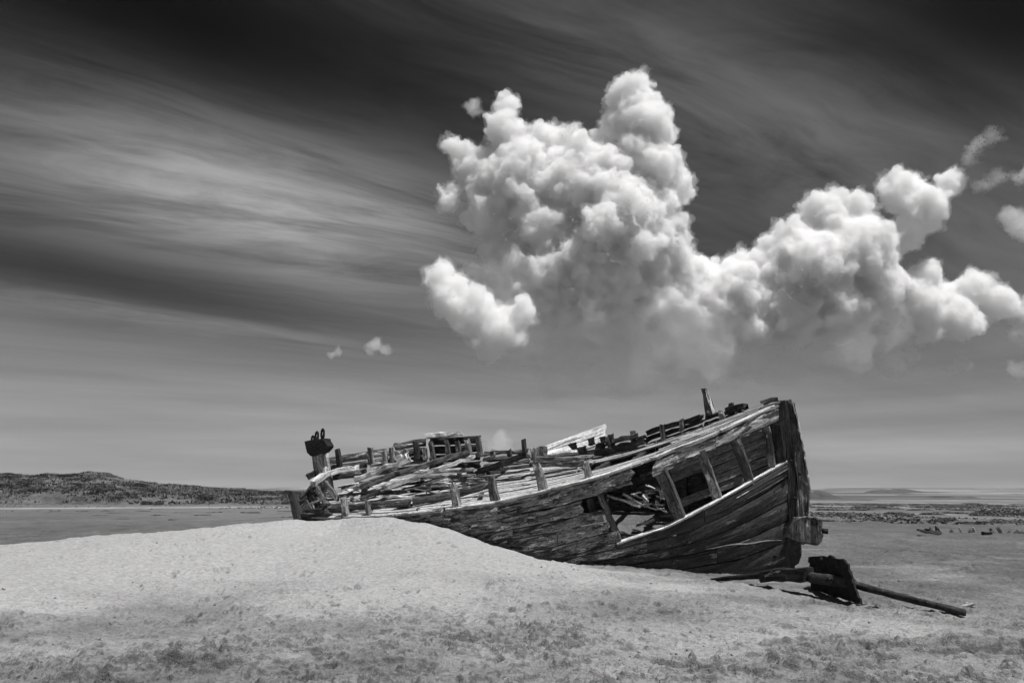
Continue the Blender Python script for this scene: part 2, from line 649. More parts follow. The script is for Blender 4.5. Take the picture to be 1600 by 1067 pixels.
NEAR_DECK = [(466, 808), (520, 808), (612, 805), (700, 795), (775, 784), (840, 769), (925, 747), (1000, 723), (1014, 718),
             (1111, 680), (1196, 641), (1222, 630)]
FAR_DECK = [(500, 764), (560, 752), (640, 746), (740, 736), (850, 722), (950, 711), (990, 702), (1046, 684), (1111, 661),
            (1167, 639), (1205, 627)]
nd_pts = line(NEAR_DECK, -1, 0, 40)
fd_pts = line(FAR_DECK, 1, 0, 40)
nd_t, nd_z = [tpar(p) for p in nd_pts], nd_pts[:, 2]
fd_t, fd_z = [tpar(p) for p in fd_pts], fd_pts[:, 2]


def deckz(t, k):
    zn, zf = np.interp(t, nd_t, nd_z), np.interp(t, fd_t, fd_z)
    return zn + (zf - zn) * (k + 1) / 2


def deck_pt(t, k, dz=0.):
    return plan(t, k * halfs(t), deckz(t, k) + dz)


# ------------------------------------------------------------------ ground
crest = [(-300, 868, 16), (0, 850, 17), (250, 830, 17.6), (450, 815, 19.4)]
cx, cz, cy = [], [], []
for px, py, D in crest:
    p = depth_pt(px, py, D)
    cx.append(p[0]); cz.append(p[2]); cy.append(D)
for px, py in [(540, 809), (612, 807), (660, 816), (700, 825), (760, 850), (830, 869), (900, 881), (1000, 888), (1130, 897), (1225, 899)]:
    p = curtain(px, py, lambda t: -np.interp(t, [0, .5, .8, 1], [1.02, .97, .62, .3]))
    cx.append(p[0]); cz.append(p[2]); cy.append(p[1])
cx += [8.0, 12.0]; cz += [-.02, 0.]; cy += [16.5, 16.]
cx, cz, cy = map(np.array, (cx, cz, cy))
print('crest', np.round(np.stack([cx, cy, cz], 1), 2).tolist())


def mound(x, y):
    H = np.interp(x, cx, cz, left=0.0, right=0)
    H = np.where(x < cx[0], cz[0] * np.exp(-((x - cx[0]) / 5.) ** 2), H)
    Dr = np.interp(x, cx, cy)
    # the heap tails off along the hull: further out its foot follows a smooth curve
    xs = x - .0
    u = (Dr - y) / (9.5 - 2.5 * sstep(xs, -1., 4.))
    uc = np.clip(u, 0, 1)
    Hf = np.interp(x, [-40, cx[0], cx[1], cx[2], -4.5, -2.5, -1., .5, 2., 4., 8., 12.], [0, cz[0], cz[1], cz[2], .80, .82, .68, .42, .22, .10, .04, 0.])
    w = sstep(u, .0, .16)
    front = 1 - uc * uc * (3 - 2 * uc) * .45 - uc * .55
    back = np.exp(-(np.minimum(u, 0) * 9.5 / 4.2) ** 2)
    z = np.where(u > 0, (H * (1 - w) + np.minimum(Hf, H + .30 * sstep(u, .0, .5) * (1 - sstep(x, 1., 3.5))) * w) * front, H * back)
    # the small rise on which the broken rudder lies
    z = z + .05 * np.exp(-((x - 3.6) / 1.6) ** 2 - ((y - 11.6) / 2.0) ** 2)
    # hollow scoured round the rudder blade
    z = z - .07 * np.exp(-((x - 5.25) / .75) ** 2 - ((y - 12.6) / .9) ** 2)
    return z


def ground_z(x, y):
    return float(mound(np.array([x], float), np.array([y], float))[0])


def build_ground():
    ang = np.concatenate([np.linspace(-180, -42, 40)[:-1], np.linspace(-42, 42, 940), np.linspace(42, 180, 40)[1:]])
    rad = np.concatenate([np.linspace(.4, 5.5, 14)[:-1], np.geomspace(5.5, 12, 240)[:-1], np.geomspace(12, 42, 230)[:-1], np.geomspace(42, 400, 80)[:-1],
                          np.geomspace(400, 9000, 30)])
    A, Rr = np.meshgrid(np.radians(ang), rad)
    X, Y = Rr * np.sin(A), Rr * np.cos(A)
    md = mound(X, Y)
    z = md.copy()
    fade = 1 - sstep(Rr, 60, 160)
    z += (fbm(X * .35, Y * .35, 5, 3) - .5) * .16 * fade
    z += (fbm(X * 1.3, Y * 1.3, 9, 3) - .5) * .07 * fade
    # broken crust: terraces with small scarps, denser on the low damp ground
    big = fbm(X * .28 + 4, Y * .28, 31, 3)
    # damp flat, dry mound
    damp = 1 - sstep(md + (fbm(X * .45, Y * .8, 71, 5) - .5) * .42, -.10, .42)
    dens = np.clip(.48 + .75 * damp * (.55 + big), 0, 1.15)
    wx = X + (fbm(X * 2.1, Y * 2.1, 41, 2) - .5) * .5
    wy = Y + (fbm(X * 2.1, Y * 2.1, 43, 2) - .5) * .5
    patch_ = sstep(fbm(X * .6 + 9, Y * 1.0, 91, 4), .30, .64)
    fd2 = 1 - sstep(Rr, 34, 60)
    nearer = 1 - .35 * sstep(Rr, 9, 16)
    rel = np.zeros_like(z)
    for fx_, fy_, lv, hh, sd in ((2.2, 4.4, (.40, .52, .64), .016, 51), (4.8, 9.0, (.38, .48, .58, .66), .013, 61), (10., 17., (.42, .54, .64), .009, 77)):
        c = fbm(wx * fx_, wy * fy_, sd, 3, .46)
        brk = sstep(fbm(X * fx_ * .9 + 5, Y * fy_ * .9, sd + 3, 3), .40, .58)
        for q in lv:
            rel += sstep(c, q, q + .012) * hh * brk
    rel += (fbm(X * 18, Y * 24, 81, 3, .6) - .5) * .010
    z += rel * (.58 + .42 * patch_) * dens * fd2 * nearer
    dune_r = fbm(X * .9 + Y * .35, Y * 2.6 - X * .4, 101, 3)
    z += (dune_r - .5) * .085 * (1 - damp) * fd2
    # foot prints
    rs = np.random.RandomState(5)
    foot = np.zeros_like(z)
    crust = np.zeros_like(z)
    npx = 420
    fx = rs.uniform(-10, 7, npx)
    fy = rs.uniform(6.5, 18, npx)
    sel_r = np.nonzero((rad > 5) & (rad < 24))[0]
    for a, b in zip(fx, fy):
        rr = math.hypot(a, b)
        i0, i1 = np.searchsorted(rad, rr - .35), np.searchsorted(rad, rr + .35)
        th = math.degrees(math.atan2(a, b))
        dth = math.degrees(.35 / rr)
        j0, j1 = np.searchsorted(ang, th - dth), np.searchsorted(ang, th + dth)
        q = (slice(i0, i1), slice(j0, j1))
        o = rs.uniform(0, math.pi)
        dx, dy = X[q] - a, Y[q] - b
        p = (dx * math.cos(o) + dy * math.sin(o)) / .15
        s = (-dx * math.sin(o) + dy * math.cos(o)) / .08
        d2 = p * p + s * s
        kk = rs.uniform(.35, 1.1)
        foot[q] += kk * (-.032 * np.exp(-d2 * d2 * .8) + .016 * np.exp(-(np.sqrt(d2) - 1.35) ** 2 * 9)) * (.5 + vnoise(X[q] * 14, Y[q] * 14, 3))
    z += foot
    # steep crust edges: the small shadows along them painted in as darker sand
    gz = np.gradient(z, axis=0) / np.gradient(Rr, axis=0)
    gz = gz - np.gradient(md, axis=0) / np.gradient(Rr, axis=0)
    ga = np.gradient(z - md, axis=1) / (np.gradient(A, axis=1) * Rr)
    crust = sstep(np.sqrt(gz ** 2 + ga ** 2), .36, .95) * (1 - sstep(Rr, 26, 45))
    damp2 = damp * (.62 + .38 * sstep(Rr, 11, 19))
    damp2 = damp2 + .3 * sstep(Rr, 20, 34)
    strip = .55 * np.exp(-((Rr - 128) / 14) ** 2) * (A < -.2)        # the pale dry strip below the dunes
    damp2 = damp2 * (1 - strip)
    marsh = sstep(Rr, 48, 80) * sstep(X / Rr, .25, .33) * sstep(fbm(X * .05, Y * .02, 7, 3), .42, .6)
    damp2 = damp2 * (1 - .35 * marsh)
    nr, na = X.shape
    v = np.stack([X, Y, z], 2).reshape(-1, 3)
    i = np.arange(nr - 1)[:, None] * na
    j = np.arange(na - 1)[None, :]
    f = np.stack([i + j, i + j + 1, i + na + j + 1, i + na + j], 2).reshape(-1, 4)
    me = bpy.data.meshes.new('sand')
    me.vertices.add(len(v))
    me.vertices.foreach_set('co', v.ravel())
    me.loops.add(f.size)
    me.loops.foreach_set('vertex_index', f.ravel())
    me.polygons.add(len(f))
    me.polygons.foreach_set('loop_start', np.arange(0, f.size, 4))
    me.polygons.foreach_set('loop_total', np.full(len(f), 4))
    me.polygons.foreach_set('use_smooth', np.ones(len(f), bool))
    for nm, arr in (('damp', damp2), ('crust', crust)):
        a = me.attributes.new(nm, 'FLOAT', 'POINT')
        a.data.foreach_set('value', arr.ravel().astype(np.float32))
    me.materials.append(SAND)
    me.update()
    me.validate()
    o = bpy.data.objects.new('ground', me)
    COL.objects.link(o)
    tag(o, 'pale wind-blown sand beach with a dry mound and damp flats', kind='structure')


build_ground()


def build_clods():
    """crumbs of dried crust lying about"""
    r = np.random.RandomState(12)
    n = 1200
    a = np.radians(r.uniform(-38, 38, n))
    rr = 6.0 + 16 * r.rand(n) ** 1.5
    x, y = rr * np.sin(a), rr * np.cos(a)
    keep = (fbm(x * .9 + 9, y * .9, 91, 4) > .43) | (r.rand(n) < .12)
    keep &= ~((mound(x, y) > .3) & (r.rand(n) < .8))
    x, y = x[keep], y[keep]
    z = mound(x, y) + (fbm(x * .35, y * .35, 5, 3) - .5) * .16 + (fbm(x * 1.3, y * 1.3, 9, 3) - .5) * .07 + .012
    k = len(x)
    v, f = [], []
    for i in range(k):
        s = r.uniform(.008, .024) * (1.6 if r.rand() < .06 else 1)
        o = r.uniform(0, 6.28)
        b0 = len(v)
        tl = r.uniform(-.5, .5, 2)
        for j in range(5):
            q = o + j * 1.2566 + r.uniform(-.3, .3)
            d = s * r.uniform(.7, 1.2)
            dx, dy = d * math.cos(q) * 1.5, d * math.sin(q) * .8
            v.append((x[i] + dx, y[i] + dy, z[i] - .012))
            v.append((x[i] + dx * .75, y[i] + dy * .75, z[i] + s * .2 + dx * tl[0] + dy * tl[1]))
        for j in range(5):
            j2 = (j + 1) % 5
            f.append((b0 + 2 * j, b0 + 2 * j2, b0 + 2 * j2 + 1, b0 + 2 * j + 1))
        f.append(tuple(b0 + 2 * j + 1 for j in range(5)))
    me = bpy.data.meshes.new('sand_clods')
    me.from_pydata(v, [], f)
    a_ = me.attributes.new('damp', 'FLOAT', 'POINT')
    a_.data.foreach_set('value', np.full(len(v), .8, np.float32))
    me.materials.append(SAND)
    o = bpy.data.objects.new('sand_clods', me)
    COL.objects.link(o)
    tag(o, 'crumbs of broken sand crust scattered over the beach', 'clods', kind='stuff')


build_clods()

# ------------------------------------------------------------------ the wrecked boat
BASE = plan(.5, 0, 0.)
boat = empty('wooden_boat_wreck', BASE)
ABS[boat.name] = BASE
tag(boat, 'wrecked wooden boat with missing planks, heeled over and half buried in sand', 'boat')
OUT = (-ATH[0], -ATH[1], 0)

rail_x = [p[0] for p in NEAR_DECK]
rail_y = [p[1] for p in NEAR_DECK]
base_x = [466, 612, 700, 760, 830, 900, 1000, 1071, 1158, 1225]
base_y = [830, 840, 850, 862, 874, 884, 890, 894, 900, 900]


def hull_pt(px, py):
    """a point of the near hull skin: plumb at the rail, turning in to the bilge and to the fine end"""
    ry, by = np.interp(px, rail_x, rail_y), np.interp(px, base_x, base_y)
    v = float(np.clip((py - ry) / (by - ry), 0, 1.2))
    k = lambda t: -(1 - np.interp(t, [0, .4, .7, .85, .95, 1], [.12, .16, .25, .38, .55, .2]) * v ** 1.8)
    return curtain(px, py, k)


def hline(pts, n=None):
    P = np.asarray(pts, float)
    P = resample(P, n or max(3, int((P[-1, 0] - P[0, 0]) / 12)))
    return np.array([hull_pt(x, y) for x, y in P])


def ycurve(xs, ys):
    return lambda x: float(np.interp(x, xs, ys))


# seams of the near side, read off the photo (top to bottom)
S0 = ycurve(rail_x, [y + 3 for y in rail_y])
S1 = ycurve([600, 687, 782, 847, 869, 960, 985], [842, 825, 811, 797, 792, 767, 757])
S2 = ycurve([640, 757, 836, 920, 945], [858, 835, 821, 801, 795])
S3 = ycurve([700, 762, 814, 881, 953], [862, 850, 841, 828, 814])
S4 = ycurve([740, 814, 892, 961], [882, 866, 848, 829])
S5 = ycurve([780, 870, 930, 965], [890, 873, 858, 846])
S6 = ycurve([780, 900, 997, 1060, 1120, 1180, 1234], [905, 871, 851, 836, 812, 780, 744])
S7 = ycurve([820, 900, 1000, 1080, 1150, 1234], [905, 884, 866, 850, 824, 780])
S8 = ycurve([860, 960, 1040, 1110, 1170, 1234], [905, 888, 874, 860, 842, 812])
S9 = ycurve([900, 1000, 1080, 1150, 1234], [912, 897, 888, 876, 845])
S10 = ycurve([900, 1000, 1100, 1180, 1236], [925, 915, 908, 902, 885])
LOWTOP = ycurve([960, 1041, 1127, 1232], [849, 822, 778, 718])


def strake(x0, x1, top, bot, mat, thick=.055, name='hull_plank', ends=(.004, .004), **kw):
    xs = np.linspace(x0, x1, max(4, int((x1 - x0) / 14)))
    return plank(name, np.array([hull_pt(x, top(x)) for x in xs]), np.array([hull_pt(x, bot(x)) for x in xs]), thick, mat, boat,
                 OUT, ends=ends, **kw)


strake(560, 671.7, S0, S1, W_HULL)
strake(672, 777.7, S0, S1, W_HULL)
strake(778, 992.7, S0, S1, W_HULL, ends=(.004, .16), thick=.07, wob=.010)
strake(600, 735.7, S1, S2, W_HULL)
strake(736, 836.7, S1, S2, W_HULL)
strake(837, 915.7, S1, S2, W_GREY, ends=(.004, .14), wob=.011)
strake(660, 800.7, S2, S3, W_HULL)
strake(801, 944.7, S2, S3, W_HULL, ends=(.004, .05), thick=.07)
strake(700, 870.7, S3, S4, W_HULL)
strake(871, 957.7, S3, S4, W_HULL, ends=(.004, .12))
strake(720, 850.7, S4, S5, W_HULL)
strake(851, 968.7, S4, S5, W_HULL, ends=(.004, .14))
strake(740, 960.7, S5, S6, W_HULL)
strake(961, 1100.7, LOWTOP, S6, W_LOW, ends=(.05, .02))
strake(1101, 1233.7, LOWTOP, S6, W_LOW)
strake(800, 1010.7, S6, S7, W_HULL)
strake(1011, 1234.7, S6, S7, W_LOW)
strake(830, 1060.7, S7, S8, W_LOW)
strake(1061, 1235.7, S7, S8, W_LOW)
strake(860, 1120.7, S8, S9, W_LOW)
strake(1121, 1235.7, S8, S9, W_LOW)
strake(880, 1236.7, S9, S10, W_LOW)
# the pale broken upper edge of the dark side: sunlight on it, painted as a white strip
xs = np.linspace(962, 1231, 22)
tp = np.array([hull_pt(x, LOWTOP(x) - 3.0) for x in xs]) - np.array(OUT) * .045
bt = np.array([hull_pt(x, LOWTOP(x) + 1.5) for x in xs]) + np.array(OUT) * .022
plank('sunlit_edge_strip', tp, bt, .06, W_WHITE, boat, OUT, gap=0, chamfer=.002, m=3, wob=.003)
for (x0, x1, dy) in ((1150, 1232, 13), (1168, 1230, 24)):
    xs = np.linspace(x0, x1, 8)
    plank('paint_line_batten', [hull_pt(x, LOWTOP(x) + dy) + np.array(OUT) * .012 for x in xs],
          [hull_pt(x, LOWTOP(x) + dy + 2.2) + np.array(OUT) * .012 for x in xs], .03, W_GREY, boat, OUT, gap=0, chamfer=.004, m=3)

# upper strake of the high end with its rail cap
RB = ycurve([1012, 1044, 1111, 1160, 1214], [750, 736, 706, 684, 659])
strake(1016, 1118.7, S0, RB, W_RAIL, thick=.09, ends=(.16, .004), wob=.014, name='rail_plank', m=6)
strake(1119, 1216.7, S0, RB, W_RAIL, thick=.09, ends=(.004, .004), wob=.014, name='rail_plank', m=6)


def rail_cap(x0, x1, w, dz, mat, name='rail_cap', k=-1., th=.07, wob=.012):
    xs = np.linspace(x0, x1, max(4, int((x1 - x0) / 14)))
    P = np.array([curtain(x, S0(x) - 3, k) for x in xs]) + [0, 0, dz]
    D = []
    for p in P:
        t = tpar(p)
        q = deck_pt(t, 1)
        n = deck_pt(t, -1)
        D.append(norm(q - n))
    D = np.array(D)
    return plank(name, P - D * .05, P + D * w, th, mat, boat, (0, 0, 1), wob=wob, ends=(.1, .06), m=5)


rail_cap(600, 690, .20, .02, W_RAIL)
rail_cap(691, 776, .20, .02, W_RAIL)
rail_cap(777, 860, .20, .02, W_PALE)
rail_cap(861, 986, .20, .02, W_PALE)
rail_cap(1012, 1120, .26, .03, W_RAIL)
rail_cap(1121, 1212, .26, .03, W_RAIL)

# deck: long narrow planks, butted, some of them gone
rows = 17
for r_ in range(rows):
    k0, k1 = -1 + 2 * r_ / rows, -1 + 2 * (r_ + 1) / rows
    t = .02 + rnd.random() * .05
    while t < .985:
        t1 = min(t + rnd.uniform(.16, .30), .985)
        mid = (t + t1) / 2
        kc = (k0 + k1) / 2
        hole = False
        hole |= (.22 < mid < .44 and -.30 < kc < .75)
        if .56 < mid < .84 and -.35 < kc < .55:
            tt0, tt1 = t, t1
            if t < .60 and t1 > .60:
                tt1 = .60 + rnd.random() * .02
            elif t < .80 < t1:
                tt0 = .80 - rnd.random() * .02
            hole = tt0 >= .60 and tt1 <= .80
            a, b_ = tt0, tt1
        elif hole:
            a, b_ = t, t1
            if t < .24:
                b_ = .24; hole = False
            elif t1 > .42:
                a = .42; hole = False
        else:
            a, b_ = t, t1
        if not hole and b_ - a > .02 and rnd.random() > .04:
            ts = np.linspace(a, b_ - .001, max(4, int((b_ - a) * 40)))
            dz = rnd.gauss(0, .008)
            plank('deck_plank', [deck_pt(x, k0, dz) for x in ts], [deck_pt(x, k1, dz) for x in ts], .05, W_DECK, boat, (0, 0, 1),
                  m=3, gap=.006, chamfer=.008, wob=.006, ends=(.04, .04))
        t = t1

# deck beams that show in the holes
for t in np.arange(.05, .98, .075):
    beam('deck_beam', [deck_pt(t, -.92, -.13), deck_pt(t, 0, -.12), deck_pt(t, .92, -.13)], .12, .14, W_DARK, boat)

# far side of the hull, seen from within through the gaps
for i in range(6):
    for (t0, t1) in ((.03, .3405), (.3405, .6605), (.6605, .988)):
        ts = np.linspace(t0, t1, 22)
        f0, f1 = i / 6., (i + 1) / 6.

        def fp(t, f):
            zt = deckz(t, 1)
            kk = 1 - np.interp(t, [0, .5, .85, 1], [.15, .22, .45, .3]) * f ** 1.8
            return plan(t, kk * halfs(t), zt + (-.1 - zt) * f)
        plank('hull_plank', [fp(t, f0) for t in ts], [fp(t, f1) for t in ts], .06, W_BROWN, boat, OUT, m=3, gap=.001, ends=(0, 0), wob=.002)

# ribs
def rib(pt, pb, w0, w1, k0, k1, mat, name='rib', depth=.13, far=False):
    a, b_ = curtain(*pt, k0), curtain(*pb, k1)
    m_ = (a + b_) / 2
    return beam(name, [a, m_, b_], w0, depth, mat, boat, up=OUT, taper=w1 / w0, jag=.03, wob=.010)


rib((938, 770), (968, 846), .13, .13, -.93, -.80, W_BROWN)
rib((921, 776), (930, 815), .16, .14, -.90, -.84, W_DARK)
rib((1032, 732), (1066, 815), .30, .24, -.93, -.78, W_BROWN, depth=.2)
rib((1094, 702), (1126, 790), .20, .19, -.92, -.72, W_GREY, depth=.16)
rib((1148, 684), (1176, 764), .22, .18, -.92, -.70, W_BROWN, depth=.16)
rib((1197, 664), (1208, 740), .17, .15, -.90, -.6, W_GREY, depth=.13)
rib((1212, 660), (1224, 740), .22, .20, -.7, -.4, W_DARK, depth=.16)
for i, t in enumerate(np.arange(.08, .97, .055)):            # far ribs against the far planking
    kk = lambda f: 1 - np.interp(t, [0, .5, .85, 1], [.15, .22, .45, .3]) * f ** 1.8
    zt = deckz(t, 1)
    beam('rib', [plan(t, kk(f) * halfs(t) - .12, zt + (-.05 - zt) * f) for f in (0, .33, .66, 1)], .13, .14, W_BROWN, boat, up=OUT)
# upper inner boards behind the ribs of the high end
IB = [ycurve([1040, 1232], [728 + i * 14.5, 652 + i * 15.5]) for i in range(6)]
for i in range(5):
    for (x0, x1) in ((1046, 1112), (1108, 1232)):
        if (i in (2, 3) and x0 == 1046):
            continue
        xs = np.linspace(x0, x1, 10)
        plank('lining_board', line([(x, IB[i](x)) for x in xs], .30), line([(x, IB[i + 1](x)) for x in xs], .24), .05, W_DECK, boat, OUT, m=3, gap=.008)

# end post at the high end: two timbers and the heel
def axis_poly(pts, k=0., ds=0.):
    return [curtain(x, y, k, ds) for x, y in pts]


prism('end_post', axis_poly([(1206, 636), (1228, 626), (1238, 690), (1246, 760), (1247, 850), (1233, 893), (1222, 893), (1232, 800), (1232, 720), (1220, 672)]),
      ATH, .34, W_DARK, boat, jit=.012, sub=4)
prism('end_post', axis_poly([(1222, 628), (1236, 624), (1247, 664), (1254, 690), (1258, 712), (1266, 762), (1263, 808), (1256, 850), (1246, 848), (1248, 800), (1247, 760), (1240, 700)],
      0, -.02), ATH, .26, W_BROWN, boat, jit=.012, sub=4)
prism('post_face_strip', axis_poly([(1239, 628), (1245, 652), (1251, 686), (1254, 690), (1249, 662), (1242, 630)], 0, -.17), ATH, .05, W_PALE, boat, jit=.006)
prism('heel_block', axis_poly([(1208, 902), (1236, 893), (1248, 880), (1252, 862), (1250, 845), (1236, 838), (1218, 850), (1205, 880)], 0, -.05), ATH, .28, W_LOW, boat, jit=.012)
hb = prism('shaft_housing', axis_poly([(1229, 838), (1241, 808), (1262, 806), (1285, 811), (1284, 846), (1277, 852), (1252, 847)], 0, -.22), ATH, .42, W_BROWN, boat, jit=.012, sub=4)
p0, p1 = curtain(1283, 829, 0, -.22), curtain(1294, 830, 0, -.22)
tube('shaft_end', [p0, (p0 + p1) / 2, p1], .055, IRON, boat, 10, .003)
for (x, y) in ((1212, 868), (1236, 720), (1242, 778), (1250, 740)):
    p = curtain(x, y, 0, -.20)
    tube('bolt', [p, p + np.array(OUT) * .04, p + np.array(OUT) * .06], .035, IRON, boat, 8)
# splintered cap on the post
beam('broken_cap', [curtain(1188, 630, 0, -.1), curtain(1206, 624, 0, -.1), curtain(1218, 624, 0, -.1)], .26, .07, W_BROWN, boat, jag=.06)
beam('broken_cap', [curtain(1196, 640, 0, -.2), curtain(1214, 640, 0, -.2)], .14, .09, W_PALE, boat, jag=.08)

# stanchion stubs along the near deck edge
for (x0, y0, x1, y1, w) in ((536, 774, 541, 810, .20), (574, 781, 577, 808, .13), (705, 752, 716, 794, .22), (766, 742, 775, 786, .22),
                           (838, 722, 849, 768, .22), (914, 719, 921, 750, .17), (652, 790, 655, 803, .08)):
    a, b_ = curtain(x0, y0, -.93), curtain(x1, y1, -.93)
    beam('stanchion', [b_ + (b_ - a) * .15, (a + b_) / 2, a], w, .15, W_BROWN if x0 in (574, 766) else W_GREY, boat, up=OUT, taper=.72, jag=.07, wob=.012, rnd_sec=.3)
# inner stringer behind the stubs
for (x0, y0, y1, x2, y2, y3) in ((510, 789, 802, 640, 778, 792), (642, 777, 791, 706, 767, 781), (708, 766, 780, 766, 750, 763)):
    plank('bulwark_stringer', line([(x0, y0), (x2, y2)], -.80, 0, 10), line([(x0, y1), (x2, y3)], -.80, 0, 10), .08, W_BROWN, boat, OUT, wob=.01, ends=(.06, .06))

# far bulwark: boards and stanchions
def far_wall(x0, x1, tops, bots, nb, mat, lean=0., k=1., name='bulwark_plank', wob=.010, thick=.05, ds=0.):
    xs = np.linspace(x0, x1, max(4, int((x1 - x0) / 10)))
    ty = np.interp(xs, [p[0] for p in tops], [p[1] for p in tops])
    by = np.interp(xs, [p[0] for p in bots], [p[1] for p in bots])
    os_ = []
    for i in range(nb):
        f0, f1 = i / nb, (i + 1) / nb
        a = [curtain(x, y0 + (y1 - y0) * f0, k, ds + lean * (1 - f0)) for x, y0, y1 in zip(xs, ty, by)]
        b_ = [curtain(x, y0 + (y1 - y0) * f1, k, ds + lean * (1 - f1)) for x, y0, y1 in zip(xs, ty, by)]
        os_.append(plank(name, a, b_, thick, mat, boat, OUT, wob=wob, ends=(.07, .07), m=4))
    return os_


far_wall(512, 575, [(512, 713), (575, 704)], [(512, 752), (575, 744)], 3, W_BROWN, .12)
far_wall(576, 616, [(576, 703), (616, 697)], [(576, 744), (616, 740)], 3, W_GREY, .12)
far_wall(614, 668, [(614, 691), (633, 691), (634, 686), (668, 684)], [(614, 742), (668, 738)], 4, W_BROWN, .12)
far_wall(669, 752, [(669, 683), (725, 681), (752, 679)], [(669, 738), (752, 732)], 4, W_DARK, .10)
far_wall(753, 828, [(753, 703), (790, 700), (812, 702), (828, 698)], [(753, 734), (828, 724)], 3, W_BROWN, .12, wob=.03)
far_wall(826, 956, [(826, 712), (956, 698)], [(826, 728), (956, 714)], 2, W_BROWN, .1)
wp = far_wall(850, 947, [(850, 696), (947, 660)], [(850, 713), (900, 706), (947, 690)], 2, W_WHITE, .42, ds=.05, name='white_bulwark_board', thick=.06, wob=.005)
far_wall(940, 1010, [(940, 694), (962, 684), (980, 673), (986, 684), (1010, 675)], [(940, 716), (1010, 702)], 3, W_DARK, .02, wob=.03)
far_wall(1008, 1100, [(1008, 671), (1046, 659), (1100, 645)], [(1008, 704), (1100, 668)], 3, W_DARK, .02, wob=.02)
far_wall(1098, 1168, [(1098, 647), (1141, 639), (1168, 633)], [(1098, 670), (1168, 642)], 2, W_DARK, .02, wob=.02)
for (x, y0, y1, w, m_) in ((529, 700, 732, .15, W_DARK), (579, 698, 727, .16, W_BROWN), (602, 703, 730, .14, W_GREY), (612, 699, 724, .10, W_BROWN), (635, 700, 722, .13, W_GREY),
                       (651, 685, 720, .18, W_DARK), (664, 698, 720, .13, W_GREY), (675, 687, 718, .15, W_BROWN), (700, 686, 716, .14, W_BROWN), (716, 686, 714, .14, W_BROWN),
                       (731, 684, 712, .17, W_GREY), (749, 681, 716, .16, W_BROWN), (819, 683, 708, .12, W_DARK), (770, 700, 716, .12, W_GREY), (796, 700, 714, .12, W_DARK),
                       (955, 676, 706, .18, W_DARK), (990, 672, 700, .16, W_BROWN), (1036, 662, 690, .14, W_BROWN), (1066, 652, 676, .14, W_GREY), (1128, 640, 660, .14, W_GREY), (1143, 628, 652, .13, W_DARK),
                       (1153, 634, 648, .15, W_DARK)):
    a, b_ = curtain(x - (y1 - y0) * .06, y0, .94), curtain(x + (y1 - y0) * .06, y1, .94)
    beam('stanchion', [b_, (a + b_) / 2, a], w, .13, m_, boat, up=OUT, taper=.85, jag=.05)
# tall post by the high end, pale on one side
a, b_ = curtain(1100, 606, .9), curtain(1112, 652, .9)
beam('tall_post', [b_, (a + b_) / 2, a], .24, .2, W_DARK, boat, up=OUT, taper=.5, jag=.03)
a, b_ = curtain(1104, 609, .9, -.12), curtain(1116, 648, .9, -.14)
beam('post_lining', [b_, (a + b_) / 2, a], .08, .06, W_WHITE, boat, up=OUT, taper=.6, jag=.03)
# rail caps of the far side
def far_beam(x0, y0, x1, y1, w, h, mat, name='rail_beam', k=.98, jag=.05):
    return beam(name, line([(x0, y0), (x1, y1)], k, 0, 8), w, h, mat, boat, jag=jag, wob=.014)


far_beam(664, 681, 725, 677, .22, .12, W_WHITE, 'white_capping')
far_beam(614, 697, 662, 693, .10, .04, W_PALE, 'pale_moulding')
far_beam(1010, 676, 1098, 651, .16, .10, W_DARK)
far_beam(1136, 641, 1167, 634, .18, .14, W_DARK)
far_beam(930, 710, 1010, 688, .2, .16, W_DARK, k=.9)
far_beam(956, 690, 1000, 680, .2, .10, W_BROWN, k=.9)

# hatch coaming: dark diagonal timber, corner block and two boards
cm = beam('hatch_coaming', line([(744, 738), (790, 722), (826, 709)], .35, 0, 8), .10, .15, W_DARK, boat, jag=.05)
prism('corner_block', [curtain(x, y, .25) for x, y in ((831, 700), (852, 697), (855, 716), (836, 724))], ATH, .3, W_GREY, boat, jit=.01)
beam('hatch_board', line([(838, 716), (916, 717)], .15, 0, 6), .16, .09, W_GREY, boat)
beam('hatch_board', line([(835, 726), (912, 725)], -.05, 0, 6), .16, .13, W_BROWN, boat)
beam('hatch_board', line([(815, 745), (904, 731)], -.3, 0, 6), .10, .04, W_DARK, boat)
for (x, y) in ((889, 699), (917, 692), (928, 700), (902, 706), (935, 690)):
    a = curtain(x, y, .8)
    beam('dark_bracket', [a, a + AX * .28 + np.array([0, 0, .07])], .2, .17, W_DARK, boat, jag=.08)

# low end: post with an iron head and eye loops, planking of the end, corner post
a, b_ = curtain(500, 708, 0, .3), curtain(509, 768, 0, .3)
beam('rudder_post', [b_, (a + b_) / 2, a], .36, .36, W_GREY, boat, up=OUT, jag=.04, rnd_sec=.15)
ih = prism('iron_head', axis_poly([(481, 690), (511, 685), (517, 697), (509, 706), (491, 713), (485, 708)], 0, .12), ATH, .34, IRON, boat, jit=.006)
for (x, y, h) in ((489, 683, 9), (495, 679, 13), (504, 676, 15)):
    c = curtain(x, y + 4, 0, .2)
    rx, rz = .045, h * .5 * .0185
    P = [c + AX * rx * math.cos(q) + np.array([0, 0, rz * math.sin(q) + rz * .3]) for q in np.linspace(-.5 * math.pi, 1.5 * math.pi, 13)]
    tube('eye_loop', P, .032, IRON, ih, 6)
beam('cap_rail', [curtain(487, 757, 0, -.35), curtain(498, 748, 0, -.1), curtain(512, 740, 0, .2), curtain(536, 734, .5), curtain(562, 729, .75)], .2, .15, W_PALE, boat, jag=.06, wob=.016)
beam('end_stub', [curtain(479, 746, 0, -.1), curtain(493, 739, 0, .1)], .16, .16, W_DARK, boat)
ea, eb = curtain(462, 812, -.95), curtain(500, 757, .5)
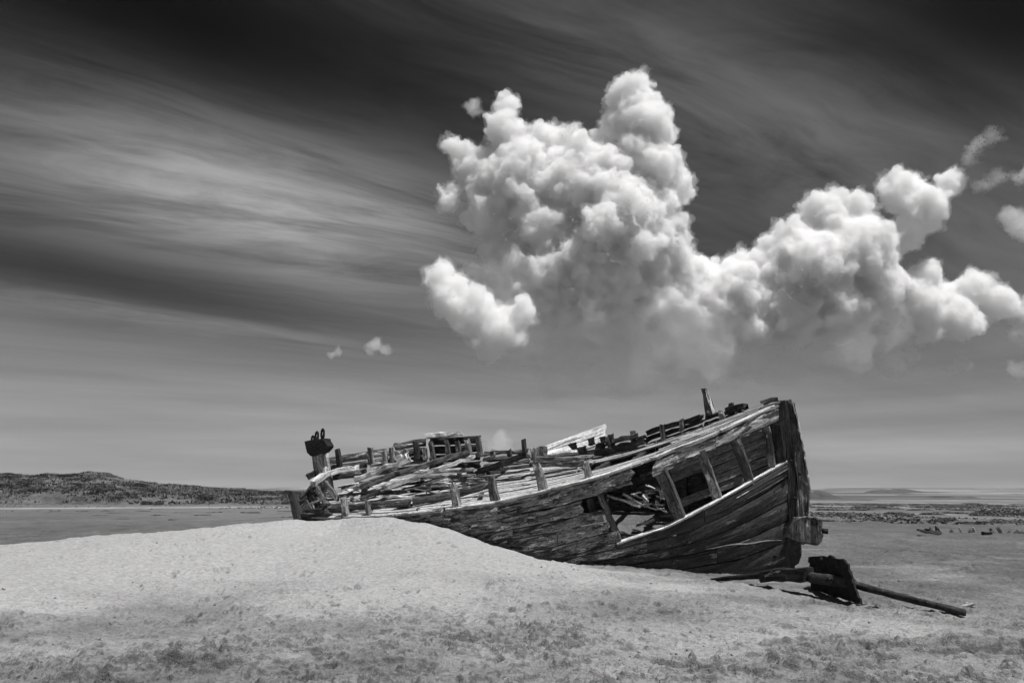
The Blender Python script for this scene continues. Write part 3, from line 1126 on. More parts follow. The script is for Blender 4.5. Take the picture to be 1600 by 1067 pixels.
for i in range(6):                                   # planks that close the low end
    f0, f1 = i / 6., (i + 1) / 6.
    a = [curtain(463 + 26 * f + 4, 776 - 30 * f + 34 * f0, -.9 + 1.3 * f) for f in (0, .33, .66, 1)]
    b_ = [curtain(463 + 26 * f + 4, 776 - 30 * f + 34 * f1, -.9 + 1.3 * f) for f in (0, .33, .66, 1)]
    plank('end_plank', a, b_, .05, W_DARK, boat, (-AX[0], -AX[1], 0), wob=.016, ends=(.05, .08))
for (x0, y0, x1, y1, m_) in ((474, 776, 488, 800, W_BROWN), (482, 768, 500, 797, W_DARK), (494, 760, 512, 790, W_BROWN), (506, 752, 528, 780, W_GREY)):
    a, b_ = curtain(x0, y0, -.2), curtain(x1, y1, -.45)
    beam('end_rib', [a, (a + b_) / 2, b_], .14, .1, m_, boat, up=OUT, jag=.05)
a, b_ = curtain(456, 769, -.95), curtain(469, 818, -1.)
beam('corner_post', [a, (a + b_) / 2, b_], .16, .2, W_DARK, boat, up=OUT, taper=1.3, jag=.06)
for (x0, y0, x1, y1) in ((470, 806, 518, 803), (478, 798, 512, 797), (465, 812, 500, 812)):
    beam('end_timber', line([(x0, y0), (x1, y1)], -.92, 0, 5), .12, .10, W_DARK, boat, jag=.07, wob=.02)
P = [curtain(669 + 3.2 * math.cos(q), 770 + 3.2 * math.sin(q), -.78) for q in np.linspace(0, 2 * math.pi, 13)]
tube('ring_bolt', P, .014, IRON, boat, 6)
# inner boards at the back of the open hold
for (x0, y0, x1, y1, hgt, k, m_) in ((632, 733, 742, 729, 9, .55, W_PALE), (636, 743, 744, 739, 7, .5, W_GREY), (700, 754, 760, 747, 9, .42, W_PALE), (640, 758, 700, 756, 6, .3, W_PALE)):
    plank('hold_board', line([(x0, y0), (x1, y1)], k, 0, 8), line([(x0, y0 + hgt), (x1, y1 + hgt)], k, 0, 8), .05, m_, boat, OUT, wob=.012, ends=(.12, .1))

# sand drifted into the hull
def drift():
    n, m = 90, 26
    v, fs, dm = [], [], []
    for i in range(n):
        t = .03 + .945 * i / (n - 1)
        for j in range(m):
            k = -.80 + 1.5 * j / (m - 1)
            zn = np.interp(t, [0, .25, .45, .6, .7, .8, .9, 1.], [.85, .95, .55, .42, .40, .45, .6, .7])
            zf = np.interp(t, [0, .25, .45, .6, .7, .8, .9, 1.], [1.1, 1.2, 1.15, 1.2, 1.25, 1.2, 1.1, 1.0])
            f = j / (m - 1)
            p = plan(t, k * halfs(t) * (.9 if t > .8 else 1), zn + (zf - zn) * f ** .9)
            p[2] += (float(fbm(np.array([p[0] * 2.2]), np.array([p[1] * 2.2]), 3, 3)[0]) - .5) * .14
            v.append(p)
    for i in range(n - 1):
        for j in range(m - 1):
            fs.append((i * m + j, i * m + m + j, i * m + m + j + 1, i * m + j + 1))
    o = mesh_obj('sand_drift', v, fs, SAND, None, smooth=True)
    a_ = o.data.attributes.new('damp', 'FLOAT', 'POINT')
    a_.data.foreach_set('value', np.full(len(v), .85, np.float32))
    tag(o, 'sand drifted into the open hull of the wrecked boat', kind='structure')


drift()

# ------------------------------------------------------------------ loose timbers lying in the boat
def loose(name, label, cat, group, pts, k, w, h, mat, **kw):
    P = line(pts, k, 0, 8) if not isinstance(k, (list, tuple)) else np.array([curtain(x, y, kk) for (x, y), kk in zip(pts, k)])
    o = beam(name, P, w, h, mat, None, **kw)
    return tag(o, label, cat, group)


G1 = 'fallen timbers across the low end of the deck'
loose('fallen_timber', 'long dark fallen timber slanting down from the white capping to the low end', 'timber', G1,
      [(742, 704), (660, 728), (560, 762)], [.55, .2, -.25], .14, .14, W_BROWN, jag=.08, wob=.02)
loose('fallen_timber', 'bleached fallen timber with flaking top, uppermost of the slanting ones', 'timber', G1,
      [(648, 716), (600, 732), (548, 752)], [.5, .3, .1], .2, .13, W_PALE, jag=.1, wob=.02)
loose('fallen_timber', 'splintered streaky timber lying just below the uppermost bleached one', 'timber', G1,
      [(700, 717), (640, 733), (566, 757)], [.42, .2, -.1], .16, .11, W_GREY, jag=.12, wob=.02)
loose('fallen_timber', 'pale edged timber lowest of the slanting ones, over the open hold', 'timber', G1,
      [(744, 713), (690, 731), (598, 764)], [.4, .1, -.3], .12, .10, W_PALE, jag=.1, wob=.018)
loose('fallen_timber', 'short grey timber propped over the dark gap of the open hold', 'timber', G1,
      [(642, 748), (590, 767)], [.1, -.25], .13, .10, W_GREY, jag=.1)
loose('thin_batten', 'long thin pale batten leaning from the low corner post up across the deck', 'batten', None,
      [(480, 789), (540, 764), (575, 752)], [-.55, -.3, -.1], .045, .045, W_PALE, jag=.02, wob=.006)
loose('bleached_block', 'crumbling bleached white block of wood at the far bulwark', 'timber', None,
      [(618, 722), (644, 712)], .62, .22, .22, W_WHITE, jag=.16, wob=.05)

hr = random.Random(3)
for i in range(20):
    x, y = hr.uniform(984, 1042), hr.uniform(752, 796)
    a_ = hr.choice([hr.uniform(.2, .65), hr.uniform(.2, .65), hr.uniform(-.3, .1), hr.uniform(.9, 1.5)])
    l = hr.uniform(12, 30)
    k = -.45 + (796 - y) / 44 * .5
    a = curtain(x - l * math.cos(a_) / 2, y - l * math.sin(a_) / 2, k)
    b_ = curtain(x + l * math.cos(a_) / 2, y + l * math.sin(a_) / 2, k - .06)
    o = beam('broken_board', [a, (a + b_) / 2, b_], hr.uniform(.05, .13), .03, W_WHITE if i % 3 else W_PALE, None, jag=.05, wob=.006)
    tag(o, 'bleached splintered board in the heap inside the hull opening', 'board', 'heap of broken boards inside the hull')
for i, (x0, y0, x1, y1, lab) in enumerate(((948, 774, 1002, 792, 'long pale batten slanting in front of the heap of splintered boards'), (972, 770, 1004, 790, 'short pale batten parallel behind the long slanting one in the hull opening'),
                          (992, 822, 1024, 812, 'pale stick lying on the shaded sand inside the hull opening'))):
    a, b_ = curtain(x0, y0, -.62 + .1 * i), curtain(x1, y1, -.62 + .1 * i)
    tag(beam('loose_batten', [a, (a + b_) / 2, b_], .07, .05, W_PALE, None, jag=.03), lab, 'batten', 'loose battens in the hull opening')

# ------------------------------------------------------------------ the broken rudder on its shaft
RA, RB_ = ground_pt(1113, 906, .05), ground_pt(1506, 957, .04)
rud = empty('broken_rudder', (RA + RB_) / 2)
ABS[rud.name] = (RA + RB_) / 2
tag(rud, 'rusted rudder blade on a long shaft lying on the sand beside the boat', 'rudder')
vp = lambda x, y: vplane(x, y, RA, RB_)
P = np.array([vp(1262, 900), vp(1300, 905), vp(1340, 914), vp(1400, 930), vp(1460, 945), vp(1507, 957)])
tube('shaft', resample(P, 16), .062, IRON2, rud, 12, .006, .046)
beam('shaft_log', [vp(1190, 902), vp(1228, 898), vp(1268, 898)], .20, .19, W_DARK, rud, taper=1.25, jag=.05, wob=.015)
tube('thin_end', resample(np.array([vp(1112, 906), vp(1150, 902), vp(1194, 898)]), 8), .035, IRON, rud, 8, .004, .06)
tube('collar', resample(np.array([vp(1266, 902), vp(1300, 906), vp(1334, 913)]), 8), .088, IRON2, rud, 12, .005)
BA, BB = ground_pt(1262, 916, .04)[:2] + 0, ground_pt(1346, 941, .04)[:2] + 0
vb = lambda x, y: vplane(x, y, BA, BB)
bl = prism('blade', [vb(*p) for p in ((1265, 870), (1284, 868), (1302, 869), (1317, 873), (1326, 881), (1331, 898), (1337, 918), (1346, 943), (1330, 939), (1300, 930), (1268, 919), (1266, 895))],
           (1, .2, 0), .035, IRON, rud, jit=.012, sub=4)
for (x, y) in ((1286, 873), (1270, 884), (1312, 884)):
    p = vb(x, y)
    tube('bolt', [p - np.array([.05, 0.03, 0]), p, p + np.array([.04, 0, 0])], .03, IRON2, bl, 8)
p = vb(1263, 921)
beam('blade_foot', [p + [-.10, -.1, .0], p + [.12, .0, .02]], .14, .09, IRON, rud, jag=.02)

# thin scraps lying on the sand by the shaft
def scrap(px, py, l, w, rot, lab):
    c = ground_pt(px, py, 0)
    c[2] = ground_z(c[0], c[1]) + .03
    d = np.array([math.cos(rot), math.sin(rot), 0])
    o = beam('scrap_board', [c - d * l / 2, c, c + d * l / 2 + [0, 0, .03]], w, .03, W_GREY, None, jag=.05, wob=.006)
    tag(o, lab, 'board')


scrap(1500, 949, .5, .16, .4, 'pale scrap of board tucked under the far tip of the rudder shaft')
scrap(1345, 946, .5, .10, .2, 'pale scrap of board on the sand at the foot of the rudder blade')

# nail and bolt heads along the near planking, too small to pick apart singly
def nails():
    v, f = [], []
    r = random.Random(6)
    seams = [S0, S1, S2, S3, S4, S5, S6, S7, S8]
    for i in range(len(seams) - 1):
        lo, hi = ((620, 980), (640, 910), (690, 940), (730, 950), (760, 960), (790, 955), (830, 1230), (860, 1230))[i]
        x = lo + r.uniform(0, 12)
        while x < hi:
            y0, y1 = seams[i](x), seams[i + 1](x)
            for fr in (.25, .75):
                if r.random() < .22:
                    continue
                p = hull_pt(x + r.uniform(-2, 2), y0 + (y1 - y0) * (fr + r.uniform(-.06, .06))) + np.array(OUT) * .012
                q = r.uniform(.010, .020)
                b0 = len(v)
                for j in range(6):
                    a = j * math.pi / 3
                    v.append(p + AX * q * math.cos(a) + np.array([0, 0, q * math.sin(a)]) - np.array(OUT) * .03)
                for j in range(6):
                    a = j * math.pi / 3
                    v.append(p + AX * q * .8 * math.cos(a) + np.array([0, 0, q * .8 * math.sin(a)]))
                f.append(tuple(b0 + 6 + j for j in range(6)))
                for j in range(6):
                    j2 = (j + 1) % 6
                    f.append((b0 + j, b0 + j2, b0 + 6 + j2, b0 + 6 + j))
            x += r.uniform(24, 34)
    o = mesh_obj('nail_heads', v, f, IRON, boat)
    o['kind'] = 'stuff'


nails()

# splintered boards strewn over the low half of the deck
dr = random.Random(21)
for i in range(34):
    t, k = dr.uniform(.06, .47), dr.uniform(-.7, .8)
    c = deck_pt(t, k, dr.uniform(.03, .16))
    a_ = dr.choice([dr.gauss(.1, .3), dr.gauss(.1, .3), dr.uniform(-1.5, 1.5)])
    d = AX * math.cos(a_) + ATH * math.sin(a_) + np.array([0, 0, dr.gauss(.10, .14)])
    l = dr.uniform(.2, .75)
    o = beam('broken_board', [c - d * l, c, c + d * l], dr.uniform(.05, .17), dr.uniform(.025, .06), dr.choice([W_PALE, W_GREY, W_BROWN, W_WHITE, W_GREY, W_DARK]), None, jag=.09, wob=.012)
    tag(o, 'splintered board strewn among the wreckage on the low half of the deck', 'board', 'broken boards strewn over the low deck')

# ------------------------------------------------------------------ remains of another wreck on the flat
def stub(name, px, py, hpx, lean, w, lab, cat='post', mat=None, group=None):
    g = ground_pt(px, py, 0)
    s = g[1] / F
    top = g + np.array([-lean * s, 0, hpx * s])
    o = beam(name, [g - (top - g) * .4, (g + top) / 2, top], w, w * .7, mat or W_GREY, None, up=(0, -1, 0), jag=.05, taper=.8)
    tag(o, lab, cat, group)
    return o


GR = 'rib stubs of a buried wreck on the flat'
for px, py, h, ln, w, lab in ((1488, 832, 5, 3, .14, 'short dark rib stub nearest the two pointed timbers on the flat'),
                              (1503, 832, 8, 4, .10, 'thin leaning rib stub second in the row from the pointed timbers'),
                              (1517, 832, 4, 3, .16, 'very low dark rib stub third in the row on the flat'),
                              (1524, 832, 9, 5, .13, 'tall leaning rib stub left of the dark block on the flat'),
                              (1551, 832, 8, 4, .13, 'leaning rib stub standing right behind the dark block on the flat'),
                              (1565, 833, 10, 6, .15, 'tallest leaning rib stub right of the dark block on the flat'),
                              (1577, 833, 4, 2, .16, 'low rounded rib stub right of the tallest one on the flat'),
                              (1589, 833, 5, 3, .26, 'broad low rib stub near the end of the row on the flat'),
                              (1597, 833, 4, 3, .20, 'last low rib stub of the row at the edge of view')):
    stub('rib_stub', px, py, h, ln, w, lab, group=GR, mat=W_BROWN if h < 6 else W_GREY)
c = ground_pt(1542, 835, 0)
o = prism('timber_block', [c + [-.17, 0, -.1], c + [.19, 0, -.1], c + [.19, 0, .12], c + [-.06, 0, .10], c + [-.17, 0, .13]], (0, 1, 0), .25, W_DARK, None)
tag(o, 'dark squared timber block lying among the rib stubs on the flat', 'block', GR)
for i, (x0, y0, x1, y1, h, lab) in enumerate(((1433, 827, 1452, 832, .10, 'dark plank lying furthest left by the pointed timbers on the flat'),
                                              (1445, 827, 1468, 834, .13, 'pale topped plank lying just left of the pointed timbers'))):
    a, b_ = depth_pt(x0, y0, 33.5 + .4 * i), depth_pt(x1, y1, 33.5 + .4 * i)
    tag(beam('fallen_plank', [a, (a + b_) / 2, b_], .3, h, W_BROWN, None, jag=.08), lab, 'plank', GR)
for px, lab in ((1457, 'left of the two pointed dark timbers standing on the flat'), (1466, 'right and taller of the two pointed dark timbers on the flat')):
    g = ground_pt(px, 834, 0)
    s = g[1] / F
    hh = 12 if px == 1466 else 10
    o = prism('pointed_timber', [g + np.array(q) * s for q in ((-3, 0, -2), (8, 0, -2), (1, 0, hh * .65), (-3.2, 0, hh))], (0, 1, 0), .14, W_BROWN, None, jit=.01)
    tag(o, lab, 'timber', GR)

# ------------------------------------------------------------------ foliage materials
def leaf_mat(name, lo, hi, s1=.9, s2=6.):
    m, t, b = new_mat(name)
    oi = nd(t, 'ShaderNodeObjectInfo').outputs['Random']
    p = nd(t, 'ShaderNodeNewGeometry').outputs['Position']
    n = NOISE(t, p, s1, 4, .6)
    n2 = NOISE(t, p, s2, 2, .6)
    v = MIXF(t, SS(t, M(t, 'ADD', M(t, 'MULTIPLY', n, .6), M(t, 'MULTIPLY', n2, .4)), .3, .7), lo, hi)
    v = M(t, 'MULTIPLY', v, M(t, 'ADD', .8, M(t, 'MULTIPLY', oi, .4)))
    put(t, b, v)
    return m


LEAF = leaf_mat('marsh_shrub_leaf', .075, .17)
GRASS = leaf_mat('marram_grass', .045, .15, .13, .9)
BUSH = leaf_mat('dune_scrub_leaf', .045, .11)

# ------------------------------------------------------------------ low shrubs of the salt marsh
def shrub_mesh(name, seed, n=1500, mat=LEAF, lf=1.):
    r = np.random.RandomState(seed)
    lob = [(r.uniform(-.8, .8), r.uniform(-.5, .5), r.uniform(.3, .6), r.uniform(.5, 1.)) for _ in range(7)]
    v, f = [], []
    for i in range(n):
        cx_, cy_, rr, hh = lob[r.randint(len(lob))]
        th, ph = r.uniform(0, 2 * math.pi), math.acos(r.uniform(0, 1))
        q = r.uniform(.75, 1.05)
        c = np.array([cx_ + rr * q * math.sin(ph) * math.cos(th), cy_ + rr * q * math.sin(ph) * math.sin(th), hh * q * math.cos(ph) * .95 + .02])
        d1 = norm(r.randn(3)) * r.uniform(.05, .11) * lf
        d2 = norm(r.randn(3)) * r.uniform(.04, .08) * lf
        b0 = len(v)
        v += [c - d1, c + d2, c + d1, c - d2]
        f.append((b0, b0 + 1, b0 + 2, b0 + 3))
    me = bpy.data.meshes.new(name)
    me.from_pydata([tuple(p) for p in v], [], f)
    me.materials.append(mat)
    return me


SHR = [shrub_mesh('marsh_shrub', s) for s in (1, 2, 3, 4)]
DSH = [shrub_mesh('dune_shrub', s + 10, 2600, BUSH, .6) for s in (1, 2, 3)]


def shrub(px, py, wpx, hpx, lab, group, name='marsh_shrub', meshes=SHR, z=0.):
    g = ground_pt(px, py, z)
    s = math.hypot(g[0], g[1]) / F
    o = bpy.data.objects.new(name, meshes[rnd.randrange(len(meshes))])
    COL.objects.link(o)
    o.location = g
    o.location.z = z - .05
    o.scale = (wpx * s * .5, max(wpx * s * .5, 1.2) * 1.3, hpx * s * .62)
    o.rotation_euler.z = rnd.uniform(-.25, .25)
    tag(o, lab, 'shrub', group)


GM = 'low shrubs on the salt marsh right of the boat'
for px, py, w, h in ((1298, 814, 26, 6), (1330, 815, 22, 5), (1374, 814, 20, 7), (1318, 805, 26, 9), (1352, 805, 18, 6), (1400, 803, 30, 8), (1420, 806, 36, 9),
                     (1455, 804, 34, 7), (1490, 802, 22, 6), (1500, 797, 26, 5), (1540, 806, 40, 10), (1560, 803, 50, 14), (1580, 800, 46, 10), (1598, 803, 30, 9),
                     (1516, 818, 40, 8), (1545, 818, 36, 9), (1572, 817, 44, 10), (1468, 814, 28, 7), (1486, 813, 30, 9), (1350, 797, 44, 6), (1380, 795, 40, 5), (1300, 797, 50, 6), (1440, 797, 36, 5)):
    shrub(px, py, w, h, '', GM)
for i in range(26):
    x = rnd.uniform(1275, 1620)
    shrub(x, rnd.uniform(787, 793), rnd.uniform(20, 60), rnd.uniform(2.5, 5), 'flat dark marsh shrub in the far band below the fields', 'shrubs along the far edge of the marsh')


def marsh_grass():
    r = np.random.RandomState(31)
    n = 26000
    D = 46 + 130 * r.rand(n) ** .8
    px = np.where(r.rand(n) < .72, r.uniform(1255, 1720, n), r.uniform(-120, 520, n))
    x = (px - 800) / F * D
    keep = (fbm(x * .11, D * .055, 41, 4) + .25 * fbm(x * .5, D * .3, 47, 3)) > np.where(px < 600, .76, .735)
    keep &= ~((px < 600) & (D < 62))
    x, D = x[keep], D[keep]
    n = len(x)
    a, w, hh = r.uniform(0, math.pi, n), r.uniform(.10, .28, n), r.uniform(.04, .13, n)
    v = np.stack([np.stack([x - w * np.cos(a), D - w * np.sin(a), np.full(n, -.03)], 1), np.stack([x + w * np.cos(a), D + w * np.sin(a), np.full(n, -.03)], 1),
                  np.stack([x + r.uniform(-.15, .15, n), D + r.uniform(-.1, .1, n), hh], 1)], 1).reshape(-1, 3)
    me = bpy.data.meshes.new('marsh_grass')
    me.from_pydata(v.tolist(), [], np.arange(len(v)).reshape(-1, 3).tolist())
    me.materials.append(LEAF)
    o = bpy.data.objects.new('marsh_grass', me)
    COL.objects.link(o)
    tag(o, 'low marsh grass in scattered patches on the flats', 'grass', kind='stuff')


marsh_grass()
GL = 'low tussocks on the flat below the dunes'
for px, py, w, h in ((128, 799, 14, 2.5), (170, 798, 18, 3), (158, 805, 22, 3), (178, 801, 20, 2.5), (220, 798, 20, 2.5), (250, 805, 24, 4), (284, 801, 22, 3), (316, 805, 20, 4), (335, 801, 18, 4.5),
                     (390, 801, 24, 4), (428, 808, 18, 2.5), (450, 808, 16, 3), (186, 811, 14, 3), (270, 811, 12, 2.5), (85, 799, 10, 2), (445, 799, 20, 3)):
    shrub(px, py, w, h, '', GL, 'marsh_tussock')
ORD = ['first', 'second', 'third', 'fourth', 'fifth', 'sixth', 'seventh', 'eighth', 'ninth', 'tenth', 'eleventh', 'twelfth', 'thirteenth', 'fourteenth', 'fifteenth', 'sixteenth',
       'seventeenth', 'eighteenth', 'nineteenth', 'twentieth', 'twenty-first', 'twenty-second', 'twenty-third']
for grp, txt in ((GM, 'low dark marsh shrub right of the boat, %s from the left'), (GL, 'small dark tussock below the dunes, %s from the left')):
    obs = sorted([o for o in COL.objects if o.get('group') == grp], key=lambda o: o.location.x / o.location.y)
    for q, o in zip(ORD, obs):
        o['label'] = txt % q

# ------------------------------------------------------------------ dunes on the left
prof_x = [-500, -250, -120, 0, 30, 60, 90, 118, 122, 150, 178, 200, 235, 300, 350, 400, 450, 520, 600, 700, 900]
prof_y = [735, 742, 738, 741, 743, 745, 742, 743, 744, 739, 741, 748, 755, 759, 763, 765, 768, 771, 773, 774, 775]
D0, D1 = 150., 215.


def dune_z(x, y):
    px = 800 + F * x / y
    yy = np.interp(px, prof_x, prof_y)
    crest_h = EYE + (775 - yy) / F * D1
    u = np.clip((y - D0) / (D1 - D0), 0, 1)
    prof = np.interp(u, [0, .12, .4, .6, .8, 1.], [0, .22, .45, .60, .88, 1.0])
    back = np.exp(-(np.maximum(y - D1, 0) / 45) ** 2)
    n = (fbm(x * .05, y * .05, 3, 5, .55) - .5) * 2
    n2 = (fbm(x * .25, y * .16, 13, 4, .6) - .5) * 2
    amp = np.clip(crest_h * .35, 0, 3) * np.clip((y - D0) / 18, 0, 1)
    return -.05 + crest_h * prof * back + n * amp * np.where(y < D1, (1 - u ** 3), 0.) + n2 * .45 * np.clip(crest_h / 6, 0, 1) * np.clip((y - D0) / 10, 0, 1)


def build_dunes():
    m, t, b = new_mat('dune_ground')
    p = nd(t, 'ShaderNodeNewGeometry').outputs['Position']
    n = NOISE(t, p, .12, 6, .65)
    n2 = NOISE(t, p, 1.2, 5, .7)
    v = MIXF(t, SS(t, M(t, 'ADD', M(t, 'MULTIPLY', n, .55), M(t, 'MULTIPLY', n2, .45)), .37, .62), .04, .17)
    put(t, b, v, n2, .6, 1.)
    xs = np.linspace(-190, 40, 420)
    ys = np.linspace(D0 - 2, D1 + 90, 150)
    Xg, Yg = np.meshgrid(xs, ys)
    Z = dune_z(Xg, Yg)
    Z = np.where(Yg < D0, -.3, Z)
    nv = np.stack([Xg, Yg, Z], 2).reshape(-1, 3)
    na = len(xs)
    i = np.arange(len(ys) - 1)[:, None] * na
    j = np.arange(na - 1)[None, :]
    f = np.stack([i + j, i + j + 1, i + na + j + 1, i + na + j], 2).reshape(-1, 4)
    o = mesh_obj('dune', nv, f.tolist(), m, None, smooth=True)
    tag(o, 'grassy sand dunes behind the beach on the left', kind='structure')
    r = np.random.RandomState(8)
    # marram grass, one mass
    N = 20000
    x = r.uniform(-185, 10, N)
    y = D0 + 2 + (D1 + 4 - D0) * r.rand(N)
    keep = fbm(x * .09, y * .09, 23, 4) > .40
    x, y = x[keep], y[keep]
    z = dune_z(x, y)
    n_ = len(x)
    V_, Fq = [], []
    for q in range(3):
        a = r.uniform(0, math.pi, n_)
        w = r.uniform(.12, .34, n_)
        h = r.uniform(.18, .55, n_)
        lx, ly = r.uniform(-.4, .4, n_), r.uniform(-.4, .4, n_)
        ox, oy = x + r.uniform(-.5, .5, n_), y + r.uniform(-.5, .5, n_)
        V_.append(np.stack([np.stack([ox - w * np.cos(a), oy - w * np.sin(a), z - .1], 1),
                            np.stack([ox + w * np.cos(a), oy + w * np.sin(a), z - .1], 1),
                            np.stack([ox + lx, oy + ly, z + h], 1)], 1).reshape(-1, 3))
    vv = np.concatenate(V_)
    fs = np.arange(len(vv)).reshape(-1, 3)
    me = bpy.data.meshes.new('marram_grass')
    me.from_pydata(vv.tolist(), [], fs.tolist())
    me.materials.append(GRASS)
    g = bpy.data.objects.new('marram_grass', me)
    COL.objects.link(g)
    tag(g, 'marram grass covering the dunes on the left', 'grass', kind='stuff')
    # scrub bushes on the dunes
    k = 0
    while k < 70:
        x0, y0 = r.uniform(-165, -20), r.uniform(D0 + 3, D1 + 1)
        if 800 + F * x0 / y0 < -60:
            continue
        z0 = float(dune_z(np.array([x0]), np.array([y0]))[0])
        o = bpy.data.objects.new('dune_shrub', DSH[k % 3])
        COL.objects.link(o)
        s = r.uniform(1.6, 4.6)
        o.location = (x0, y0, z0 - .2)
        o.scale = (s * 1.3, s * .9, s * r.uniform(.18, .32))
        o.rotation_euler.z = r.uniform(0, 6.28)
        tag(o, 'dark scrub bush growing on the grassy dunes at left', 'shrub', 'scrub bushes on the dunes')
        k += 1


build_dunes()

# ------------------------------------------------------------------ far farmland and hills on the right
def build_far():
    m, t, b = new_mat('farmland')
    p = nd(t, 'ShaderNodeNewGeometry').outputs['Position']
    q = V(t, 'MULTIPLY', p, (.011, .0052, 0.))
    vo = nd(t, 'ShaderNodeTexVoronoi', feature='F1')
    vo.inputs['Scale'].default_value = 1.
    t.links.new(q, vo.inputs['Vector'])
    ve = nd(t, 'ShaderNodeTexVoronoi', feature='DISTANCE_TO_EDGE')
    ve.inputs['Scale'].default_value = 1.
    t.links.new(q, ve.inputs['Vector'])
    sp = nd(t, 'ShaderNodeSeparateColor')
    t.links.new(vo.outputs['Color'], sp.inputs[0])
    tone = M(t, 'ADD', .07, M(t, 'MULTIPLY', M(t, 'POWER', sp.outputs[0], 1.8), .22))
    tone = M(t, 'MULTIPLY', tone, M(t, 'ADD', .8, M(t, 'MULTIPLY', NOISE(t, p, .02, 4, .6), .4)))
    hedge = SS(t, M(t, 'ADD', ve.outputs['Distance'], M(t, 'MULTIPLY', NOISE(t, p, .03, 3, .6), .03)), .03, .05)
    put(t, b, MIXF(t, hedge, .045, tone))
    a = np.radians(np.concatenate([np.linspace(-180, -40, 30)[:-1], np.linspace(-40, 45, 340), np.linspace(45, 180, 30)[1:]]))
    rr = np.geomspace(240, 6500, 90)
    A, Rr = np.meshgrid(a, rr)
    X, Y = Rr * np.sin(A), Rr * np.cos(A)
    px = A
    Z = -.4 + sstep(Rr, 230, 500) * .9 + sstep(Rr, 400, 3000) * 30 * (.55 + .6 * fbm(X * .0016, Y * .0012, 5, 4)) + sstep(Rr, 2500, 6000) * 18 * (.6 + .5 * fbm(A * 9, A * 0, 9, 3))
    Z += (fbm(X * .004, Y * .004, 15, 3) - .5) * 3 * sstep(Rr, 300, 700)
    v = np.stack([X, Y, Z], 2).reshape(-1, 3)
    na = len(a)
    i = np.arange(len(rr) - 1)[:, None] * na
    j = np.arange(na - 1)[None, :]
    f = np.stack([i + j, i + j + 1, i + na + j + 1, i + na + j], 2).reshape(-1, 4)
    o = mesh_obj('farmland', v, f.tolist(), m, None, smooth=True, origin=(0, 0, 0))
    tag(o, 'distant farmland with pale fields and hedges', kind='structure')
    # wooded hills
    mw, t, b = new_mat('woodland')
    p = nd(t, 'ShaderNodeNewGeometry').outputs['Position']
    put(t, b, MIXF(t, NOISE(t, p, .03, 5, .7), .035, .10), NOISE(t, p, .12, 4, .7), 4., 1.)
    for (px0, px1, ytop, ybase, D, seed, lab) in ((1316, 1462, 763.5, 779, 1100, 1, 'dark wooded hill among the far fields'), (1215, 1316, 767, 786, 420, 2, 'dark wooded rise just right of the boat'),
                                            (1440, 1700, 769, 776, 1500, 3, 'long dark wooded ridge at the far right'),
                                            (1395, 1500, 781, 785, 330, 4, 'low line of trees along the marsh edge'), (1500, 1640, 779.5, 784, 360, 5, 'long low line of trees at the right edge of view'),
                                            (1300, 1400, 781, 785, 310, 6, 'short low line of trees near the boat'), (1540, 1660, 765, 771, 2300, 7, 'faint wooded rise on the right skyline')):
        n, k = 80, 16
        v, fs = [], []
        w0, w1 = (px0 - 800) / F * D, (px1 - 800) / F * D
        h = EYE + (775 - ytop) / F * D
        zb = EYE + (775 - ybase) / F * D - 2
        for a_ in range(n):
            u = a_ / (n - 1)
            e = (1 - abs(2 * u - 1) ** 2.4) * (.85 + .25 * float(fbm(np.array([u * 7.]), np.array([seed * 3.]), 4, 4)[0]))
            for c_ in range(k):
                q = c_ / (k - 1)
                dome = math.sin(math.pi * q) ** .8
                x = w0 + (w1 - w0) * u
                v.append((x, D + (q - .5) * (w1 - w0) * .8, zb + (h - zb) * e * dome + (float(fbm(np.array([x * .05]), np.array([q * 30.]), 6, 3)[0]) - .5) * h * .16 * dome))
        for a_ in range(n - 1):
            for c_ in range(k - 1):
                fs.append((a_ * k + c_, a_ * k + k + c_, a_ * k + k + c_ + 1, a_ * k + c_ + 1))
        o = mesh_obj('hill', v, fs, mw, None, smooth=True)
        tag(o, lab, kind='structure')


build_far()


# ------------------------------------------------------------------ thin sea haze over the land
def build_haze():
    m = bpy.data.materials.new('haze')
    m.use_nodes = True
    t = m.node_tree
    t.nodes.clear()
    out = nd(t, 'ShaderNodeOutputMaterial')
    pv = nd(t, 'ShaderNodeVolumePrincipled')
    t.links.new(pv.outputs[0], out.inputs['Volume'])
    pv.inputs['Color'].default_value = (.92, .92, .92, 1)
    pv.inputs['Density'].default_value = .00006
    m.cycles.homogeneous_volume = True
    s, z0, z1 = 9600., -1.6, 62.
    v = [(x, y, z) for z in (z0, z1) for x, y in ((-s, -s), (s, -s), (s, s), (-s, s))]
    f = [(3, 2, 1, 0), (4, 5, 6, 7), (0, 1, 5, 4), (1, 2, 6, 5), (2, 3, 7, 6), (3, 0, 4, 7)]
    o = mesh_obj('haze', v, f, m, None, origin=(0, 0, 0))
    tag(o, 'thin pale haze over the distant fields', kind='stuff')


build_haze()

# ------------------------------------------------------------------ cumulus clouds: bodies of vapour lit by the sun
CDD = 3200.0
crng = random.Random(4)


def vapour(name, dens):
    m = bpy.data.materials.new(name)
    m.use_nodes = True
    t = m.node_tree
    t.nodes.clear()
    out = nd(t, 'ShaderNodeOutputMaterial')
    pv = nd(t, 'ShaderNodeVolumePrincipled')
    t.links.new(pv.outputs[0], out.inputs['Volume'])
    pv.inputs['Color'].default_value = (1, 1, 1, 1)
    pv.inputs['Anisotropy'].default_value = 0.
    pv.inputs['Density'].default_value = dens
    m.cycles.homogeneous_volume = True
    return m


